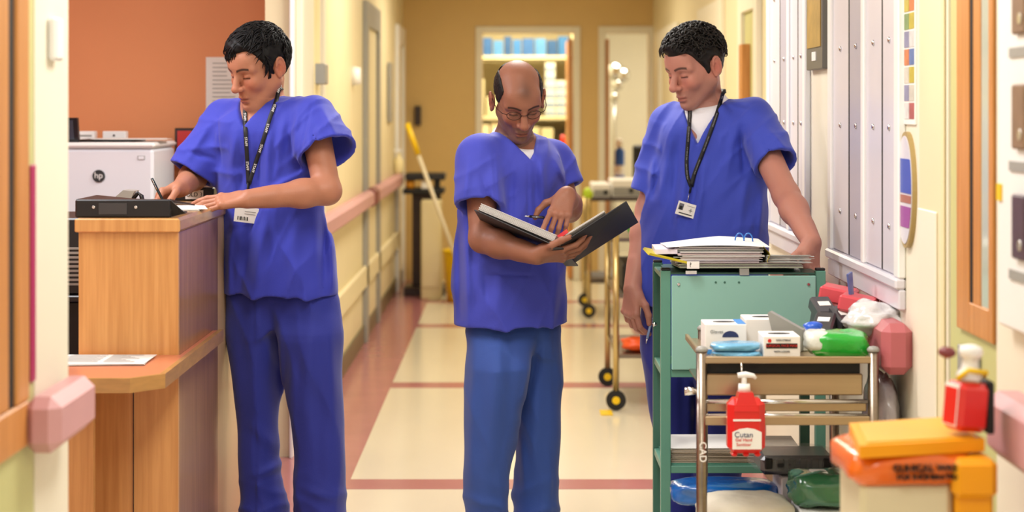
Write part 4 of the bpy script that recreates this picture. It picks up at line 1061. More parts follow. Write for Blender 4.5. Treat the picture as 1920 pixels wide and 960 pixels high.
M_skin = [mat('skin_warm', 'c08060', .5, attr='col', bump=.06, bscale=220, sss=.08, spec=.35),
          mat('skin_tan', 'a06848', .5, attr='col', bump=.06, bscale=220, sss=.06, spec=.3),
          mat('skin_fair', 'c89078', .5, attr='col', bump=.06, bscale=220, sss=.08, spec=.35)]
M_hair = [mat('hair_black', '0b0a0c', .58, spec=.22, var=.3, scale=60), mat('hair_short', '15110f', .6, spec=.3), mat('hair_curly', '14100d', .55, spec=.3, var=.35, scale=80)]
M_top = [mat('scrub_blue', '3841b4', .7, var=.08, scale=5, bump=.12, bscale=420, sheen=.15, spec=.25),
         mat('scrub_violet_blue', '4149b8', .7, var=.08, scale=5, bump=.12, bscale=420, sheen=.15, spec=.25),
         mat('scrub_mid_blue', '3b4bb8', .7, var=.08, scale=5, bump=.12, bscale=420, sheen=.15, spec=.25)]
M_leg = [mat('trouser_blue', '2d3696', .7, var=.1, scale=5, bump=.12, bscale=420, sheen=.15, spec=.25),
         mat('trouser_mid_blue', '36529e', .7, var=.1, scale=5, bump=.12, bscale=420, sheen=.15, spec=.25),
         mat('trouser_violet', '2f3798', .7, var=.1, scale=5, bump=.12, bscale=420, sheen=.15, spec=.25)]
M_tee = mat('white_tee', 'e4e4ea', .7, var=.04, scale=8, bump=.1, bscale=300)
M_shoe = mat('black_shoe', '141416', .4, var=.1, scale=12)

def sil(rows, Y, ratio, yaw, dy=0):
    """silhouette rows (py, left px, right px) at depth Y -> loft arrays (ascending z)"""
    zs, cx, cy, rx, ry = [], [], [], [], []
    c2, s2 = math.cos(yaw)**2, math.sin(yaw)**2
    for r in rows[::-1]:
        py, l, rr = r[:3]; yy = Y+(r[3] if len(r) > 3 else 0)
        a, b = WP(l, py, yy), WP(rr, py, yy)
        h = (b[0]-a[0])/2; w = h/math.sqrt(c2+ratio*ratio*s2)
        zs.append(a[2]); cx.append((a[0]+b[0])/2); cy.append(yy+dy); rx.append(w); ry.append(w*ratio)
    return zs, cx, cy, rx, ry
def dense(l, n=40):                                    # smooth the loft arrays
    z = np.array(l[0]); zz = np.linspace(z[0], z[-1], n); out = [zz]
    for a in l[1:]:
        v = np.interp(zz, z, a)
        for _ in range(3): v[1:-1] = (v[:-2]+2*v[1:-1]+v[2:])/4
        out.append(v)
    return out
def make_man(k, c):
    Y0, yaw = c['Y'], c['yaw']
    ft = WP(c['foot'], 205, Y0); root = thing('person', c['label'], 'person', (ft[0], Y0, 0))
    cs, sn = math.cos(yaw), math.sin(yaw)
    fwd = A(sn, -cs, 0); lft = A(cs, sn, 0); up = A(0, 0, 1)
    Hc = WP(*c['head']); hs = c.get('hscale', 1.03)
    hR = rotm(*c['hrot']); fr = (Hc, hR, hs)
    neckb = WP(*c['neck']); sa, sb = WP(*c['sh_a']), WP(*c['sh_b'])
    hl = lambda x, y, z: Hc+hR @ (A(x, y, z)*hs)
    # ---------- body: one continuous skin surface
    hb = [WP(*c[q]) for q in ('wr_a', 'wr_b')]
    ea, eb = WP(*c['el_a']), WP(*c['el_b'])
    allp = np.array([Hc, neckb, sa, sb, ea, eb]+hb+[Hc+up*.16, Hc-up*.15]+[h+d*.2 for h, d in zip(hb, (A(*c['hand_a'][0]), A(*c['hand_b'][0])))])
    lo, hi = allp.min(0)-.14, allp.max(0)+.14
    lo[2] = min(lo[2], c['skin_lo'])
    fines = [[], [], []]
    hf = c.get('hres', .0025)
    for q in range(3):
        fines[q].append((Hc[q]-.16*(1 if q < 2 else .95), Hc[q]+.16, .0022))
        for h, hd in zip(hb, (c['hand_a'], c['hand_b'])):
            d = A(*hd[0]); d /= np.linalg.norm(d); e = h+d*.19
            fines[q].append((min(h[q], e[q])-.05, max(h[q], e[q])+.05, hf))
    S = SDF(axis(lo[0], hi[0], .006, fines[0]), axis(lo[1], hi[1], .006, fines[1]), axis(lo[2], hi[2], .007, fines[2]))
    tor = sil(c['top'], Y0, c.get('ratio', .62), yaw)
    T = dense(tor)
    m = np.array(T[0]) > c['skin_lo']
    sk = [np.array(a)[m] for a in T]; sk[3] = sk[3]-.02; sk[4] = sk[4]-.018
    S.op(LOFT(*sk, yaw=yaw), .01)
    for s in (sa, sb): S.op(CAP(neckb-up*.02, s-up*.012, .05, .052), .04)
    S.op(ELL(neckb-up*.09+fwd*.012, (.12, .09, .084)), .05)
    S.op(CAP(neckb-up*.03, hl(0, .022, -.05), .058, .054), .03)
    if c.get('adam'): S.op(ELL(hl(0, -.03, -.14), (.014,)*3), .02)
    ar = c.get('arm', 1.0)
    for s, e, w in ((sa, ea, hb[0]), (sb, eb, hb[1])):
        S.op(CAP(s-up*.02, e, .05*ar, .043*ar), .02)
        d = w-e
        S.op(CAP(e, e+d*.33, .043*ar, .045*ar), .02); S.op(CAP(e+d*.3, w, .0445*ar, .0275*ar), .02)
        S.op(CAP(e+d*.7, w, .032*ar, .026*ar), .015)
    tips = []
    for w, h, in zip(hb, (c['hand_a'], c['hand_b'])): tips.append(hand(S, w, h[0], h[1], h[2], h[3], h[4], h[5] if len(h) > 5 else 1.0, *(h[6:])))
    head(S, fr, c['face'])
    V, Q = S.nets(); V = smooth(V, Q, 1)
    cols = skin_color(V, fr, c['skin'], c['face'])
    for tp in tips:                                      # finger tips a little pinker
        for t in tp:
            m_ = np.exp(-((V-t)**2).sum(1)/.012**2)[:, None]*.35
            cols = cols*(1-m_)+np.array(c['skin'])*A(1.12, .85, .82)*m_
    body = obj_from(V, Q, 'body', M_skin[k], root, cols)
    # ---------- trousers
    for q_ in ('leg_a', 'leg_b'):
        r0 = c[q_][0]; c[q_] = [(c['waist'][0][0]+8, r0[1]+12, r0[2]-16)]+c[q_]
    lg = [dense(sil(c['leg_a'], Y0+c['legy'][0], c.get('lratio', .95), yaw)), dense(sil(c['leg_b'], Y0+c['legy'][1], c.get('lratio', .95), yaw))]
    for l in lg:                                         # the legs run flat and central up under the tunic
        w_ = np.clip((l[0]-(T[0][0]-.13))/.13, 0, 1)
        l[4] = l[4]*(1-.42*w_); l[2] = l[2]*(1-.8*w_)+(Y0+.0)*.8*w_
    lo = A(min(l[1].min()-l[3].max() for l in lg)-.05, min(l[2].min()-l[4].max() for l in lg)-.06, .0)
    hi = A(max(l[1].max()+l[3].max() for l in lg)+.05, max(l[2].max()+l[4].max() for l in lg)+.06, max(l[0][-1] for l in lg)+.25)
    P = SDF(*(axis(lo[q], hi[q], .0062 if q < 2 else .007, []) for q in range(3)))
    for l in lg: P.op(LOFT(*l, yaw=yaw, n=2.2), .012)
    P.op(LOFT(*dense(sil([(a_, b_+(9, 4, 26)[i_], c_-(14, 8, 26)[i_]) for i_, (a_, b_, c_) in enumerate(c['waist'])], Y0, .5, yaw)), yaw=yaw), .04)
    for q, l in enumerate(lg):                           # crumpled cuffs, creases
        rd = random.Random(k*7+q)
        def wr(x, y, z, l=l, ph=rd.uniform(0, 6)):
            t = np.clip((.34-z)/.3, 0, 1)
            return -t*.013*(1-np.abs(np.sin(z*34+5*(x-l[1][0])*np.sin(ph)+np.sin(x*21+ph)*1.0+y*11)))**1.5-.006*(1-np.abs(np.sin((x-l[1][0])*23+z*4+ph+.8*np.sin(z*9+ph))))**2+.0025*np.sin(z*23+x*19+ph)*np.sin(y*25+z*7)
        P.op((wr, A(l[1].min()-.15, l[2].min()-.15, 0.02), A(l[1].max()+.15, l[2].max()+.15, .95)), .0, 'd')
        P.op(ELL((l[1][0], l[2][0], l[0][0]-.005), (l[3][0]-.012, l[4][0]-.012, .03)), .004, 's')
    for f in c.get('lfolds', ()):
        a, b = WP(f[0], f[1], Y0-.08), WP(f[2], f[3], Y0-.08); P.op(FOLD(a, b, f[4]*.012, f[5]*.0018, Y0+.15), .0, 'd')
    V, Q = P.nets(); V = smooth(V, Q, 1)
    obj_from(V, Q, 'trousers', M_leg[k], root)
    for l in lg:
        g = G(); c0 = A(l[1][0], l[2][0], 0)+fwd*.05
        t = A(*fwd)*1.0
        Pm = Matrix(((cs, sn*-1, 0, c0[0]), (sn, cs, 0, c0[1]), (0, 0, 1, 0), (0, 0, 0, 1)))
        g.M = Pm
        pr = [(0, .0), (.046, .0), (.047, .02), (.043, .04), (.03, .058), (.008, .066)]
        g.grid(lambda a, b: (lambda th, i: (math.cos(th)*np.interp(i, range(6), [p[0] for p in pr])*(1-.12*math.sin(th)), math.sin(th)*np.interp(i, range(6), [p[0] for p in pr])*3.0, np.interp(i, range(6), [p[1] for p in pr])*(1+.5*max(0, math.sin(th)))))(2*math.pi*a, b*5), 20, 10)
        g.build('shoe', M_shoe, root)
    # ---------- tunic
    sl = [(sa, WP(*c['slv_a'][0]), c['slv_a'][1], c['slv_a'][2]), (sb, WP(*c['slv_b'][0]), c['slv_b'][1], c['slv_b'][2])]
    ext = np.array([sa, sb, sl[0][1], sl[1][1], neckb])
    lo = np.minimum(ext.min(0)-.13, A(T[1].min()-T[3].max()-.03, T[2].min()-T[3].max()-.02, T[0][0]-.03))
    hi = np.maximum(ext.max(0)+.13, A(T[1].max()+T[3].max()+.03, T[2].max()+T[3].max()+.02, neckb[2]+.06))
    C = SDF(*(axis(lo[q], hi[q], .0048 if q < 2 else .0052, []) for q in range(3)))
    tl = [np.array(a) for a in T]
    C.op(LOFT(*tl, yaw=yaw, n=2.25), .01)
    for s in (sa, sb): C.op(CAP(neckb-up*.03, s-up*.012, .062, .068), .045)
    C.op(ELL(neckb-up*.1+fwd*.012, (.145, .115, .095)), .05)
    for s, e, r1, r2 in sl: C.op(CAP(s, e, r1, r2, True), .028)
    for s, e, r1, r2 in sl:                              # armhole seam and sleeve creases
        d = (e-s)/np.linalg.norm(e-s); Ls = np.linalg.norm(e-s)
        def cr(x, y, z, d=d, s=s, Ls=Ls):
            t = (x-s[0])*d[0]+(y-s[1])*d[1]+(z-s[2])*d[2]
            w_ = np.clip(t/.03, 0, 1)*np.clip((Ls-.012-t)/.03, 0, 1)
            q = (x-s[0])*1.0-(z-s[2])*.4+(y-s[1])*.7
            return -.0055*w_*(1-np.abs(np.sin(t*34+q*21+s[0]*9)))**2
        C.op((cr, np.minimum(s, e)-.1, np.maximum(s, e)+.1), 0, 'd')
    for f in c['folds']:
        a, b = WP(f[0], f[1], Y0-.12), WP(f[2], f[3], Y0-.12)
        C.op(FOLD(a, b, f[4]*.009, f[5]*.0021, Y0+.02), .0, 'd')
    ph = c.get('phase', 0)
    def wob(x, y, z):
        u = x*cs+y*sn
        t = np.clip((neckb[2]-.12-z)/.5, 0, 1)
        rg = 1-np.abs(np.sin(u*17+ph+.9*np.sin(z*6+ph)+.35*np.sin(z*15-u*9)))
        r2 = 1-np.abs(np.sin(z*13-u*16+ph*2+1.2*np.sin(u*11+ph)+y*7))
        return -.013*t*rg**2-.005*r2**3*(.4+.6*np.sin(u*9+z*5+ph)**2)-.0015*np.sin(z*47-u*40+2*np.sin(u*21+ph))
    C.op((wob, lo, hi), 0, 'd')
    # neckline: a V in front, a round hole at the back
    vb = WP(*c['vneck']); hw = c.get('vw', .075)
    nz = neckb[2]+.035
    def vcut(x, y, z):
        X, Y, Z = x-neckb[0], y-neckb[1], z-vb[2]
        u = X*cs+Y*sn-c.get('vu', 0)*np.clip((nz-z)/.2, 0, 1.2); w = X*sn-Y*cs
        half = hw*np.clip(Z/(nz-vb[2]), 0, 1.3)
        d = np.maximum((np.abs(u)-half)*.85, -w+.0)
        return np.maximum(d, -(z-vb[2]))
    C.op((vcut, A(neckb[0]-.13, neckb[1]-.3, vb[2]-.01), A(neckb[0]+.13, neckb[1]+.15, nz+.12)), .004, 's')
    C.op(CAP(neckb-up*.02, neckb+up*.1-fwd*.012, .066, .074), .006, 's')
    for s, e, r1, r2 in sl:                              # hollow sleeves
        d = e-s; C.op(CAP(e-d*.13, e+d*.25, r2-.017, r2-.007), .004, 's')
    hem = T[0][0]
    C.op(LOFT([hem-.02, hem+.03], tl[1][:2], tl[2][:2], [tl[3][0]-.012]*2, [tl[4][0]-.012]*2, yaw=yaw, n=2.25), .004, 's')
    V, Q = C.nets(); V = smooth(V, Q, 1)
    top = obj_from(V, Q, 'tunic', M_top[k], root)
    tee_o = None
    if c.get('tee'):
        TS = SDF(*(axis((neckb-.26)[q], (neckb+.16)[q], .005, []) for q in range(3)))
        sk2 = [np.array(a) for a in sk]; sk2[3] = sk2[3]+.006; sk2[4] = sk2[4]+.006
        TS.op(LOFT(*sk2, yaw=yaw), .01)
        for s in (sa, sb): TS.op(CAP(neckb-up*.02, s-up*.012, .055, .057), .04)
        TS.op(ELL(neckb-up*.09+fwd*.012, (.128, .098, .09)), .05)
        TS.op(CAP(neckb-up*.03, hl(0, .022, -.05), .062, .059), .03)
        zc = c['tee']
        TS.cut(lambda x, y, z: (z-(neckb[2]+zc))*.9+((x-neckb[0])*fwd[0]+(y-neckb[1])*fwd[1])*.55)
        TS.cut(lambda x, y, z: (neckb[2]-.24)-z)
        TS.cut(lambda x, y, z: np.sqrt((x-neckb[0])**2+(y-neckb[1])**2)-.112)
        V, Q = TS.nets(); V = smooth(V, Q, 1); tee_o = obj_from(V, Q, 'undershirt', M_tee, root)
    return root, top, fr, hl, tips, dict(neckb=neckb, fwd=fwd, lft=lft, hR=hR, hs=hs, Hc=Hc, body=body, tee=tee_o)

def bvh(o):
    l = Vector(root_loc(o.parent)); me = o.data
    return BVHTree.FromPolygons([v.co+l for v in me.vertices], [tuple(p.vertices) for p in me.polygons])
def on_cloth(tree, px, py, off=.004, fall=6.3):
    cam_p = Vector((0, 0, CH)); d = (Vector(WP(px, py, 6.0))-cam_p).normalized()
    hs_ = [h for h in (t_.ray_cast(cam_p, d) for t_ in tree) if h[0] is not None]
    h = min(hs_, key=lambda q: (q[0]-cam_p).length) if hs_ else (None,)
    if h[0] is None: p = Vector(WP(px, py, fall)); return p, -d
    return h[0]-d*off, h[1]
def ribbon(tree, path, w, name, m, parent, off=.004, n=26, th=.0016, pre=()):
    P = np.array(path, float); s = np.r_[0, np.cumsum(np.hypot(*np.diff(P[:, :2], axis=0).T))]
    t = np.linspace(0, s[-1], n); X = np.interp(t, s, P[:, 0]); Yp = np.interp(t, s, P[:, 1])
    pts = []; last = 6.2
    for x, y in zip(X, Yp):
        p, nn = on_cloth(tree, x, y, off, last); last = p.y; pts.append(p)
    ar = np.array([list(p) for p in pre]+[list(p) for p in pts]); n = len(ar)
    for _ in range(2): ar[1:-1] = (ar[:-2]+2*ar[1:-1]+ar[2:])/4
    g = G(); vs = []
    for i, p in enumerate(ar):
        d = ar[min(i+1, n-1)]-ar[max(i-1, 0)]; d /= np.linalg.norm(d)
        sd = np.cross(d, A(0, -1, 0)); sd /= np.linalg.norm(sd)
        nr = np.cross(sd, d); nr = nr if nr[1] < 0 else -nr
        vs += [p-sd*w/2, p+sd*w/2, p+sd*w/2+nr*th, p-sd*w/2+nr*th]
    fs = []
    for i in range(n-1):
        for a in range(4): fs.append((i*4+a, i*4+(a+1) % 4, (i+1)*4+(a+1) % 4, (i+1)*4+a))
    fs += [(3, 2, 1, 0), ((n-1)*4, (n-1)*4+1, (n-1)*4+2, (n-1)*4+3)]
    g._add(vs, fs, True)
    return g.build(name, m, parent), ar
def hair_cap(name, m, root, fr, zline, thick, bump=None, zmax=None, extra=()):
    xs = np.arange(-.13, .131, .0028); ys = np.arange(-.14, .15, .0028); zs = np.arange(-.12, .17, .0028)
    H = SDF(xs.astype(np.float32), ys.astype(np.float32), zs.astype(np.float32))
    H.op(ELL((0, .016, .034), (.0745+thick[0], .094+thick[1], .084+thick[2])), .01)
    for e in extra: H.op(e, .02)
    if bump: H.op((bump, A(-.13, -.14, -.12), A(.13, .15, .17)), 0, 'd')
    H.cut(lambda x, y, z: (np.interp(y, *zline)-z)*.75+0*x, .008)
    for s in (1, -1): H.op(ELL((s*.088, .014, -.008), (.02, .021, .034)), .006, 's')
    if zmax: H.cut(zmax, .006)
    V, Q = H.nets(); V = smooth(V, Q, 1)
    V = V*fr[2] @ fr[1].T+fr[0]
    return obj_from(V, Q, name, m, root)
def tufts(root, fr, n, seed, m, region, flow, length, rad, curl=0, lift=.3, name='hair_locks'):
    """many tapered locks of hair lying over the scalp, one mesh"""
    rd = random.Random(seed); g = G(); c0 = A(0, .016, .034); r0 = A(.0745, .094, .084); t = 0; tries = 0
    while t < n and tries < n*60:
        tries += 1
        v = A(rd.gauss(0, 1), rd.gauss(0, 1), rd.gauss(0, 1)); v /= np.linalg.norm(v)
        th = region(v, c0+r0*v)
        if th is None: continue
        nrm = v/r0; nrm /= np.linalg.norm(nrm)
        d = np.array(flow(v), float)+A(rd.gauss(0, .35), rd.gauss(0, .35), rd.gauss(0, .2)); d -= nrm*(d @ nrm); d /= np.linalg.norm(d)
        L = length*rd.uniform(.6, 1.3); p = c0+(r0+th)*v; pts = [p]; N = 7 if curl else 5
        b = np.cross(nrm, d); phs = rd.uniform(0, 6.28); hand_ = rd.choice((-1, 1))
        for i in range(1, N):
            q = i/(N-1)
            if curl:
                a = phs+hand_*q*4.2
                pts.append(p+d*L*q*.55+(d*math.cos(a)+b*math.sin(a))*curl-(d*math.cos(phs)+b*math.sin(phs))*curl+nrm*(.006*math.sin(q*3.14)))
            else:
                x = p+d*L*q
                w = (x-c0)/(r0+th); w /= np.linalg.norm(w)
                pts.append(c0+(r0+th+lift*L*math.sin(q*2.6)*.35)*w)
        R = [rad*(.75, 1, 1, .95, .8, .6, .3)[i] if N == 7 else rad*(.7, 1, .95, .65, .15)[i] for i in range(N)]
        W = [tuple(fr[0]+fr[1] @ (A(*x)*fr[2])) for x in pts]
        g.tube(W, R, 5, caps=True); t += 1
    return tag(g.build(name, m, root), kind='stuff')
# ------------------------------------------------------------------ the three men
R_ = math.radians
relaxed = [(.35, .55, .3), (.4, .6, .35), (.45, .65, .35), (.45, .6, .35)]
MAN1 = dict(
    label='man in blue scrubs with short black hair, writing at the counter', Y=6.35, yaw=R_(-24), foot=535,
    head=(485, 125, 6.3), hrot=(R_(-44), R_(24), R_(4)), neck=(494, 193, 6.36), sh_a=(424, 226, 6.43), sh_b=(588, 220, 6.27),
    el_a=(372, 322, 6.5), wr_a=(340, 352, 6.24), el_b=(614, 358, 6.16), wr_b=(466, 373, 6.05),
    hand_a=((-.66, -.62, -.3), (-.55, .3, .75), -1, [(.55, .75, .35), (.7, .9, .45), (.8, .95, .5), (.85, .95, .5)], [(.8, .45, -.5, .042), (.9, -.1, -.5, .033), (.9, -.3, -.4, .027)], 1.0),
    hand_b=((-1, .02, -.1), (-.05, -.42, .9), 1, [(.05, .22, .12), (.1, .28, .15), (.15, .3, .15), (.2, .3, .15)], [(.55, .75, -.3, .04), (.8, .5, -.25, .034), (.9, .3, -.2, .028)], 1.05),
    face=dict(hair=(.006, .005, .006), nose=.98, jaw=1.05, brow=.9), skin=(.43, .185, .11), skin_lo=1.2,
    top=[(200, 450, 575), (240, 408, 600), (300, 400, 592), (360, 406, 602), (420, 413, 616), (480, 414, 624), (550, 414, 632)],
    slv_a=((360, 326, 6.38), .074, .083), slv_b=((614, 287, 6.2), .071, .1), vneck=(480, 238, 6.2), vw=.078, vu=0,
    folds=[(508, 240, 500, 370, 1.6, 7), (535, 215, 518, 330, 1.5, 6), (560, 205, 552, 300, 1.3, 5), (480, 260, 486, 420, 1.5, -5), (440, 250, 430, 330, 1.8, 6), (455, 300, 440, 400, 1.5, -5),
           (575, 320, 500, 360, 1.2, 6), (570, 345, 495, 385, 1.2, -5), (500, 400, 478, 548, 2.2, 9), (470, 410, 448, 550, 2.0, -8), (600, 400, 606, 548, 1.4, -8), (618, 420, 624, 548, 1.2, 6), (555, 400, 550, 545, 2.6, 5), (425, 450, 424, 556, 1.2, 6),
           (606, 205, 640, 260, 1.2, 5), (592, 240, 600, 292, 1.1, -5), (588, 185, 566, 300, .5, -2), (400, 215, 408, 310, .5, -2), (345, 285, 392, 300, 1.0, -4), (380, 240, 345, 300, 1.2, 4)],
    waist=[(525, 418, 632), (560, 420, 634), (620, 424, 638)], legy=(.05, -.06), lratio=1.05,
    leg_a=[(590, 423, 535), (650, 428, 534), (720, 438, 524), (800, 446, 519), (880, 450, 524), (940, 452, 536), (985, 452, 542), (1032, 456, 546)],
    leg_b=[(590, 520, 638), (650, 526, 640), (720, 538, 641), (800, 553, 642), (880, 557, 644), (940, 558, 648), (985, 558, 650), (1032, 558, 650)],
    lfolds=[(510, 560, 512, 740, 1.4, -6), (590, 570, 575, 760, 2.2, 6), (470, 580, 480, 800, 2.0, 6), (528, 620, 522, 860, 1.1, 6), (600, 700, 600, 900, 2.0, -6), (560, 640, 545, 760, 1.4, 5), (620, 600, 630, 800, 1.4, 5), (470, 800, 510, 850, 1.5, 5), (460, 900, 530, 880, 1.3, 6), (570, 910, 640, 930, 1.3, 6)],
    phase=.4)
MAN2 = dict(
    label='balding man in blue scrubs and glasses, reading an open black binder', Y=6.3, yaw=R_(28), foot=958,
    head=(972, 185, 6.2), hscale=1.0, hrot=(R_(13), R_(36), R_(-4)), neck=(962, 258, 6.3), sh_a=(898, 294, 6.2), sh_b=(1038, 300, 6.42),
    el_a=(905, 448, 6.12), wr_a=(1006, 479, 5.99), el_b=(1066, 392, 6.37), wr_b=(1063, 366, 6.16),
    hand_a=((.95, -.12, .06), (.1, -.55, -.8), -1, [(.25, .5, .3), (.25, .5, .3), (.25, .5, .3), (.25, .5, .3)], [(.7, .6, .1, .04), (.85, .35, -.25, .034), (.9, .1, -.3, .028)], 1.0),
    hand_b=((-.3, -.62, -.73), (.1, -.75, .6), 1, [(.05, .15, .1), (.45, .7, .4), (.5, .8, .45), (.5, .8, .45)], [(.5, .75, -.3, .04), (.75, .45, -.4, .034), (.9, .1, -.4, .028)], .95),
    face=dict(hair=(.012, .009, .008), nose=1.15, jaw=.9, ear=1.5, earz=-.012, beard=.7, brow=.92, beardcol=(.13, .07, .055),
              scalp=lambda x, y, z: np.exp(-((x-.004)/.024)**2-((z-.083)/.022)**2)*(y < 0)*.75), skin=(.29, .122, .075), skin_lo=.98, arm=.98,
    top=[(270, 905, 1015), (310, 880, 1050), (360, 866, 1052), (420, 858, 1056), (480, 852, 1058), (540, 852, 1060), (606, 855, 1062)], ratio=.72,
    slv_a=((898, 384, 6.14), .074, .078), slv_b=((1058, 352, 6.4), .064, .066), vneck=(992, 302, 6.12), vw=.08, vu=0,
    folds=[(925, 290, 940, 420, 2.0, 6), (960, 310, 955, 440, 1.5, -5), (1015, 290, 1020, 380, 1.3, 6), (1003, 310, 1005, 400, 1.2, -4), (990, 310, 992, 500, .7, -3), (908, 512, 1002, 517, .45, -3.2), (908, 505, 912, 590, .4, -2), (880, 300, 872, 370, 1.5, 5), (860, 420, 862, 600, 1.4, -7), (875, 430, 880, 605, 1.3, 7), (940, 480, 935, 600, 2.5, 4), (1045, 480, 1040, 600, 1.5, 5), (925, 280, 932, 400, .5, -2), (905, 330, 925, 395, 1.2, -5), (1040, 300, 1062, 345, .9, 5)],
    waist=[(575, 872, 1054), (620, 872, 1055), (660, 874, 1054)], legy=(-.08, .08), lratio=1.1,
    leg_a=[(640, 875, 1002), (700, 875, 995), (760, 873, 982), (820, 871, 968), (880, 870, 952), (940, 873, 945), (985, 876, 948), (1038, 878, 958)],
    leg_b=[(640, 955, 1054), (700, 958, 1053), (760, 962, 1051), (820, 966, 1049), (880, 970, 1047), (940, 965, 1046), (985, 962, 1046), (1038, 955, 1048)],
    lfolds=[(1018, 610, 985, 780, 1.2, -7), (930, 620, 925, 850, 2.2, 6), (890, 640, 885, 900, 1.5, 5), (960, 640, 950, 800, 1.6, -4), (1010, 720, 1000, 900, 1.6, 5), (975, 820, 985, 930, 1.2, 6), (890, 930, 950, 945, 1.2, 5)],
    tee=.02, phase=1.7)
MAN3 = dict(
    label='man in blue scrubs with dark curly hair, leaning on the green trolley', Y=6.55, yaw=R_(-20), foot=1315,
    head=(1303, 126, 6.5), hrot=(R_(-53), R_(22), R_(0)), hscale=1.04, neck=(1325, 197, 6.56), sh_a=(1256, 232, 6.64), sh_b=(1412, 224, 6.48),
    el_a=(1216, 392, 6.66), wr_a=(1186, 540, 6.52), el_b=(1474, 366, 6.24), wr_b=(1522, 454, 6.0),
    hand_a=((-.1, -.12, -1), (-.75, -.6, .05), -1, [(.4, .6, .3), (.5, .7, .35), (.55, .75, .4), (.55, .7, .4)], [(.7, .5, -.3, .04), (.85, .15, -.35, .034), (.9, -.1, -.3, .028)], 1.02),
    hand_b=((-.1, -.25, -.96), (.65, -.7, .2), 1, [(.8, 1.0, .6), (.8, 1.0, .6), (.8, 1.0, .6), (.8, 1.0, .6)], [(.7, .6, -.3, .04), (.9, .1, -.35, .034), (.9, -.2, -.3, .028)], 1.02),
    face=dict(hair=(.012, .009, .008), nose=1.1, jaw=1.03, beard=.3, beardcol=(.2, .115, .1), brow=.85), skin=(.46, .205, .15), skin_lo=1.2,
    top=[(205, 1285, 1400), (250, 1240, 1428), (310, 1228, 1432), (380, 1214, 1434), (450, 1202, 1436), (520, 1197, 1437), (572, 1195, 1436)],
    slv_a=((1216, 362, 6.64), .07, .066), slv_b=((1455, 307, 6.335), .073, .075), vneck=(1303, 272, 6.4), vw=.085, vu=0,
    folds=[(1260, 250, 1240, 380, 1.5, 6), (1275, 260, 1262, 420, 1.3, -5), (1290, 300, 1268, 440, 1.4, 6), (1322, 300, 1300, 445, 1.4, 5), (1312, 320, 1285, 440, 1.2, -5), (1390, 240, 1395, 330, 1.2, -7), (1380, 230, 1360, 330, 1.6, 5), (1400, 330, 1380, 440, 1.8, 5), (1430, 360, 1420, 450, 1.2, 6), (1230, 300, 1222, 350, 1.0, 6), (1240, 330, 1228, 372, 1.0, -5), (1398, 225, 1402, 330, .5, -2), (1430, 240, 1470, 290, 1.3, 5), (1210, 480, 1205, 565, 1.4, 5), (1425, 260, 1445, 320, 1.1, -4)],
    waist=[(550, 1200, 1430), (600, 1202, 1424), (650, 1204, 1418)], legy=(.04, -.04), lratio=1.05,
    leg_a=[(620, 1200, 1315), (700, 1208, 1312), (780, 1220, 1308), (850, 1235, 1308), (910, 1246, 1312), (960, 1252, 1316), (1020, 1254, 1320)],
    leg_b=[(620, 1300, 1420), (700, 1300, 1412), (780, 1302, 1400), (850, 1304, 1392), (910, 1306, 1386), (960, 1308, 1384), (1020, 1308, 1386)],
    lfolds=[(1230, 600, 1255, 800, 1.5, 6), (1280, 640, 1285, 850, 1.5, -6), (1350, 640, 1340, 850, 2.0, 6), (1305, 700, 1306, 880, 1.0, -7)],
    tee=.04, phase=3.0)
r1, top1, fr1, hl1, tips1, q1 = make_man(0, MAN1)
r2, top2, fr2, hl2, tips2, q2 = make_man(1, MAN2)
r3, top3, fr3, hl3, tips3, q3 = make_man(2, MAN3)

# hair
def rnd_bump(seed, fr_, amp):
    rd = random.Random(seed); K = [(A(rd.gauss(0, 1), rd.gauss(0, 1), rd.gauss(0, 1))*fr_*rd.uniform(.6, 1.6), rd.uniform(0, 6)) for _ in range(6)]
    return lambda x, y, z: amp*sum(np.sin(x*k[0]+y*k[1]+z*k[2]+p) for k, p in K)/6
zl1 = ([-.13, -.085, -.07, -.058, -.045, -.032, -.022, -.01, .002, .012, .03, .05, .08, .12], [.08, .076, .08, .078, .06, .03, .0, -.03, -.026, .022, .022, -.045, -.062, -.065])
hair_cap('hair', M_hair[0], r1, fr1, zl1, (.011, .011, .016), rnd_bump(3, 120, .005), extra=[ELL((.0, -.04, .094), (.052, .045, .028))])
def reg1(v, p):
    if p[2] < np.interp(p[1], *zl1)+.008 or (-.012 < p[1] < .048 and p[2] < .07): return None
    if p[1] < -.03 and abs(p[0]) > .03 and p[2] < .105: return None
    return .012+.008*max(0, v[2])+.010*max(0, -v[1])
tufts(r1, fr1, 1100, 5, M_hair[0], reg1, lambda v: A(.25*v[0]*2-.35, -.75 if v[2] > .35 else -.25, -.25 if v[2] > .35 else -1), .038, .0021, lift=.35)
def reg1b(v, p):
    if not (.07 < p[2] < .105 and p[1] < -.04 and p[0] < .012): return None
    return .014
tufts(r1, fr1, 120, 8, M_hair[0], reg1b, lambda v: A(-.5+v[0], -.5, -1), .032, .0022, lift=.5, name='fringe')
zl2 = ([-.13, -.07, -.052, -.04, -.03, -.018, -.004, .012, .03, .05, .08, .12], [.3, .3, .2, .045, .02, -.012, -.022, -.004, -.012, -.05, -.062, -.065])
hair_cap('hair', M_hair[1], r2, fr2, zl2, (.0045, .005, .002), rnd_bump(5, 260, .0014), zmax=lambda x, y, z: z-(.083-.35*np.clip(-y-.0, 0, .1))+np.clip((.062-np.abs(x))*2.2, 0, .2)*(y < .07))
zl3 = ([-.13, -.09, -.075, -.062, -.048, -.034, -.022, -.01, .002, .012, .03, .05, .08, .12], [.075, .066, .07, .068, .052, .026, .0, -.034, -.03, .022, .022, -.05, -.072, -.075])
